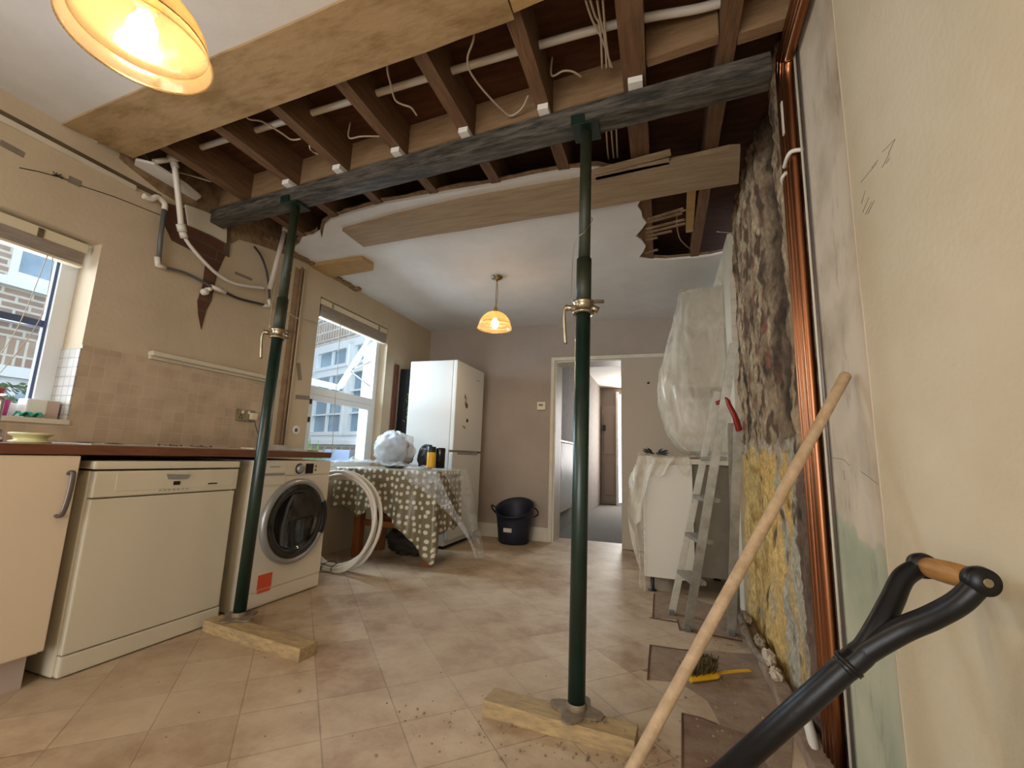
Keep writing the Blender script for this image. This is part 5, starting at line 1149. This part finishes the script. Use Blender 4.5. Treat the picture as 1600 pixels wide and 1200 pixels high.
# ================================================================== OUTSIDE
XO = -6.3
b_ = thing('neighbour_house', 'brick neighbouring house seen through the kitchen window', 'house', (XO, 3, 0))
HA = (2.37, 3.5, 2.56, 3.5); HC = (.8, 3.5, .3, 1.54)
obj('wall', holed('x', XO-.25, .25, -4, 9, -.5, 6.5, [HA, HC]), M['brick_out'], b_)
obj('soldier_course', G().box((XO, .6, 1.66), (XO+.008, 3.8, 1.93)), M['soldier'], b_)
obj('window_sill', G().box((XO-.02, 2.2, 2.46), (XO+.06, 3.6, 2.55), .005), M['upvc'], b_)
obj('lintel', G().box((XO-.02, .6, 1.54), (XO+.03, 3.8, 1.655), .005), M['upvc'], b_)
PANE = mat('far_glass', '64809a', .08, col2='92a9b8', scale=1.5)
for h in (HA, HC):
    f = G(); rframe(f, XO-.02, h[0], h[1], h[2], h[3], .08, .07)
    if h is HC:
        for y in (1.7, 2.6): f.box((XO-.08, y-.03, h[2]), (XO-.03, y+.03, h[3]))
    fo = obj('window', f, M['upvc'], b_); p_ = obj('pane', G().box((XO-.075, h[0]+.05, h[2]+.05), (XO-.07, h[1]-.05, h[3]-.05)), PANE, b_); p_.parent = fo
obj('wall_pipe', G().tube([(XO+.06, -1, 2.16), (XO+.06, 2.9, 2.12)], .03, 10), mat('blue_grey_pipe', '6d7890', .5), b_)
# extension wall facing the dining window, at its own angle
AO = Vector((-4.14, 5.0, 0)); ad_ = Vector((.93, -.36, 0)).normalized(); an_ = Vector((-ad_.y, ad_.x, 0))   # an_ points away from us
AM = Matrix(((ad_.x, an_.x, 0, AO.x), (ad_.y, an_.y, 0, AO.y), (0, 0, 1, 0), (0, 0, 0, 1)))
def ext(name, g, m_, par):
    o = obj(name, g, m_, par); o.matrix_parent_inverse = Matrix.Translation(-par.location) @ AM; return o
b2_ = thing('neighbour_extension', 'brick extension with white cottage window seen through the dining window', 'house', tuple(AO))
WB = (-1.08, .80, 1.06, 2.50)
ext('wall', holed('y', 0, .25, -2.2, .92, -.5, 4.5, [WB]), brickmat('extension_brick', 'a08672', 'b39a86', 'd5cec2', .225, .070, (0, 2), mort=.013), b2_)
ext('soldier_course', G().box((-1.3, -.008, 2.56), (.92, 0, 2.83)), brickmat('arch_bricks', '9a7c68', 'b09680', 'd5cec2', .075, .135, (0, 2), mort=.012, offset=0), b2_)
def xframe(g, x0, x1, z0, z1, w, y0, y1):
    g.box((x0, y0, z0), (x0+w, y1, z1), .004); g.box((x1-w, y0, z0), (x1, y1, z1), .004); g.box((x0+w, y0, z1-w), (x1-w, y1, z1), .004); g.box((x0+w, y0, z0), (x1-w, y1, z0+w), .004)
f = G(); xframe(f, WB[0], WB[1], WB[2], WB[3], .09, .0, .10); f.box((-.03, 0, 1.1), (.06, .1, 2.45), .004); f.box((WB[0], 0, 2.04), (WB[1], .1, 2.10), .004)
f.box((WB[0]-.06, -.06, 1.0), (WB[1]+.06, .06, 1.06), .005); fo = ext('window', f, M['upvc'], b2_)
for a, b in ((-.98, -.03), (.06, .74)):
    f = G(); xframe(f, a, b, 2.10, 2.42, .05, -.02, .05); f.box(((a+b)/2-.015, .0, 2.1), ((a+b)/2+.015, .04, 2.42)); ext('top_light', f, M['upvc'], b2_)
    f = G(); xframe(f, a, b, 1.13, 2.04, .05, -.02, .05); f.box(((a+b)/2-.015, .0, 1.15), ((a+b)/2+.015, .04, 2.04))
    for z in (1.43, 1.74): f.box((a, 0, z-.012), (b, .04, z+.012))
    ext('casement', f, M['upvc'], b2_)
ext('pane', G().box((-1.0, .05, 1.1), (.78, .055, 2.45)), PANE, b2_)
struct('ground', G().box((-12, -8, -.25), (-3.2, 14, -.15)), mat('patio', '8d8a84', .9, col2='7a7670', scale=8))
r_ = obj('wall_garden', G().box((-3.62, 5.2, -.2), (-3.2, 5.45, 2.6)), M['brick_out_x']); r_['kind'] = 'structure'; r_['label'] = 'yellow brick pier beyond the dining window'
pt = thing('garden_planter', 'grey blue planter outside the dining window', 'planter', (-3.6, 4.4, -.15))
g = G(); g.box((-3.78, 4.28, -.15), (-3.42, 4.6, .93), .01); obj('pot', g, M['planter'], pt)
pg_ = thing('garden_grass', 'tuft of long green grass leaves beside the blue grey planter', 'plant', (-3.7, 4.1, -.15))
g = G()
for k in range(110):
    c = Vector((-3.74+random.uniform(-.08, .08), 4.00+random.uniform(-.09, .09), .38+random.random()*.2)); e = c+Vector((random.gauss(0, .08), random.gauss(-.02, .08), random.uniform(.25, .48)))
    g.tube([c, c.lerp(e, .5)+Vector((0, 0, .03)), e], .005, 4, caps=False)
obj('foliage', g, M['leaf'], pg_); g = G(); g.lathe([(0, -.15), (.10, -.15), (.13, .40), (.115, .42), (0, .40)], (-3.74, 4.00, 0), 20); obj('pot', g, M['redpot'], pg_)
pt2 = thing('shrub', 'leafy shrub outside the kitchen window', 'shrub', (-4.4, 1.6, -.15))
g = G()
for k in range(500):
    c = Vector((-4.6+random.gauss(0, .12), 1.93+random.gauss(0, .10), .6+random.random()*.72)); a = random.uniform(0, 6.3); e = c+Vector((.03*cos(a), .05*sin(a), random.uniform(-.03, .05)))
    s_ = Vector((.012, -.012, .01)); g.prism([c, c.lerp(e, .5)+s_, e, c.lerp(e, .5)-s_], (.002, 0, .001))
obj('foliage', g, M['leaf'], pt2); g = G(); g.tube([(-4.6, 1.93, -.15), (-4.6, 1.93, .8)], .02, 8); obj('stem', g, M['darkwood'], pt2)
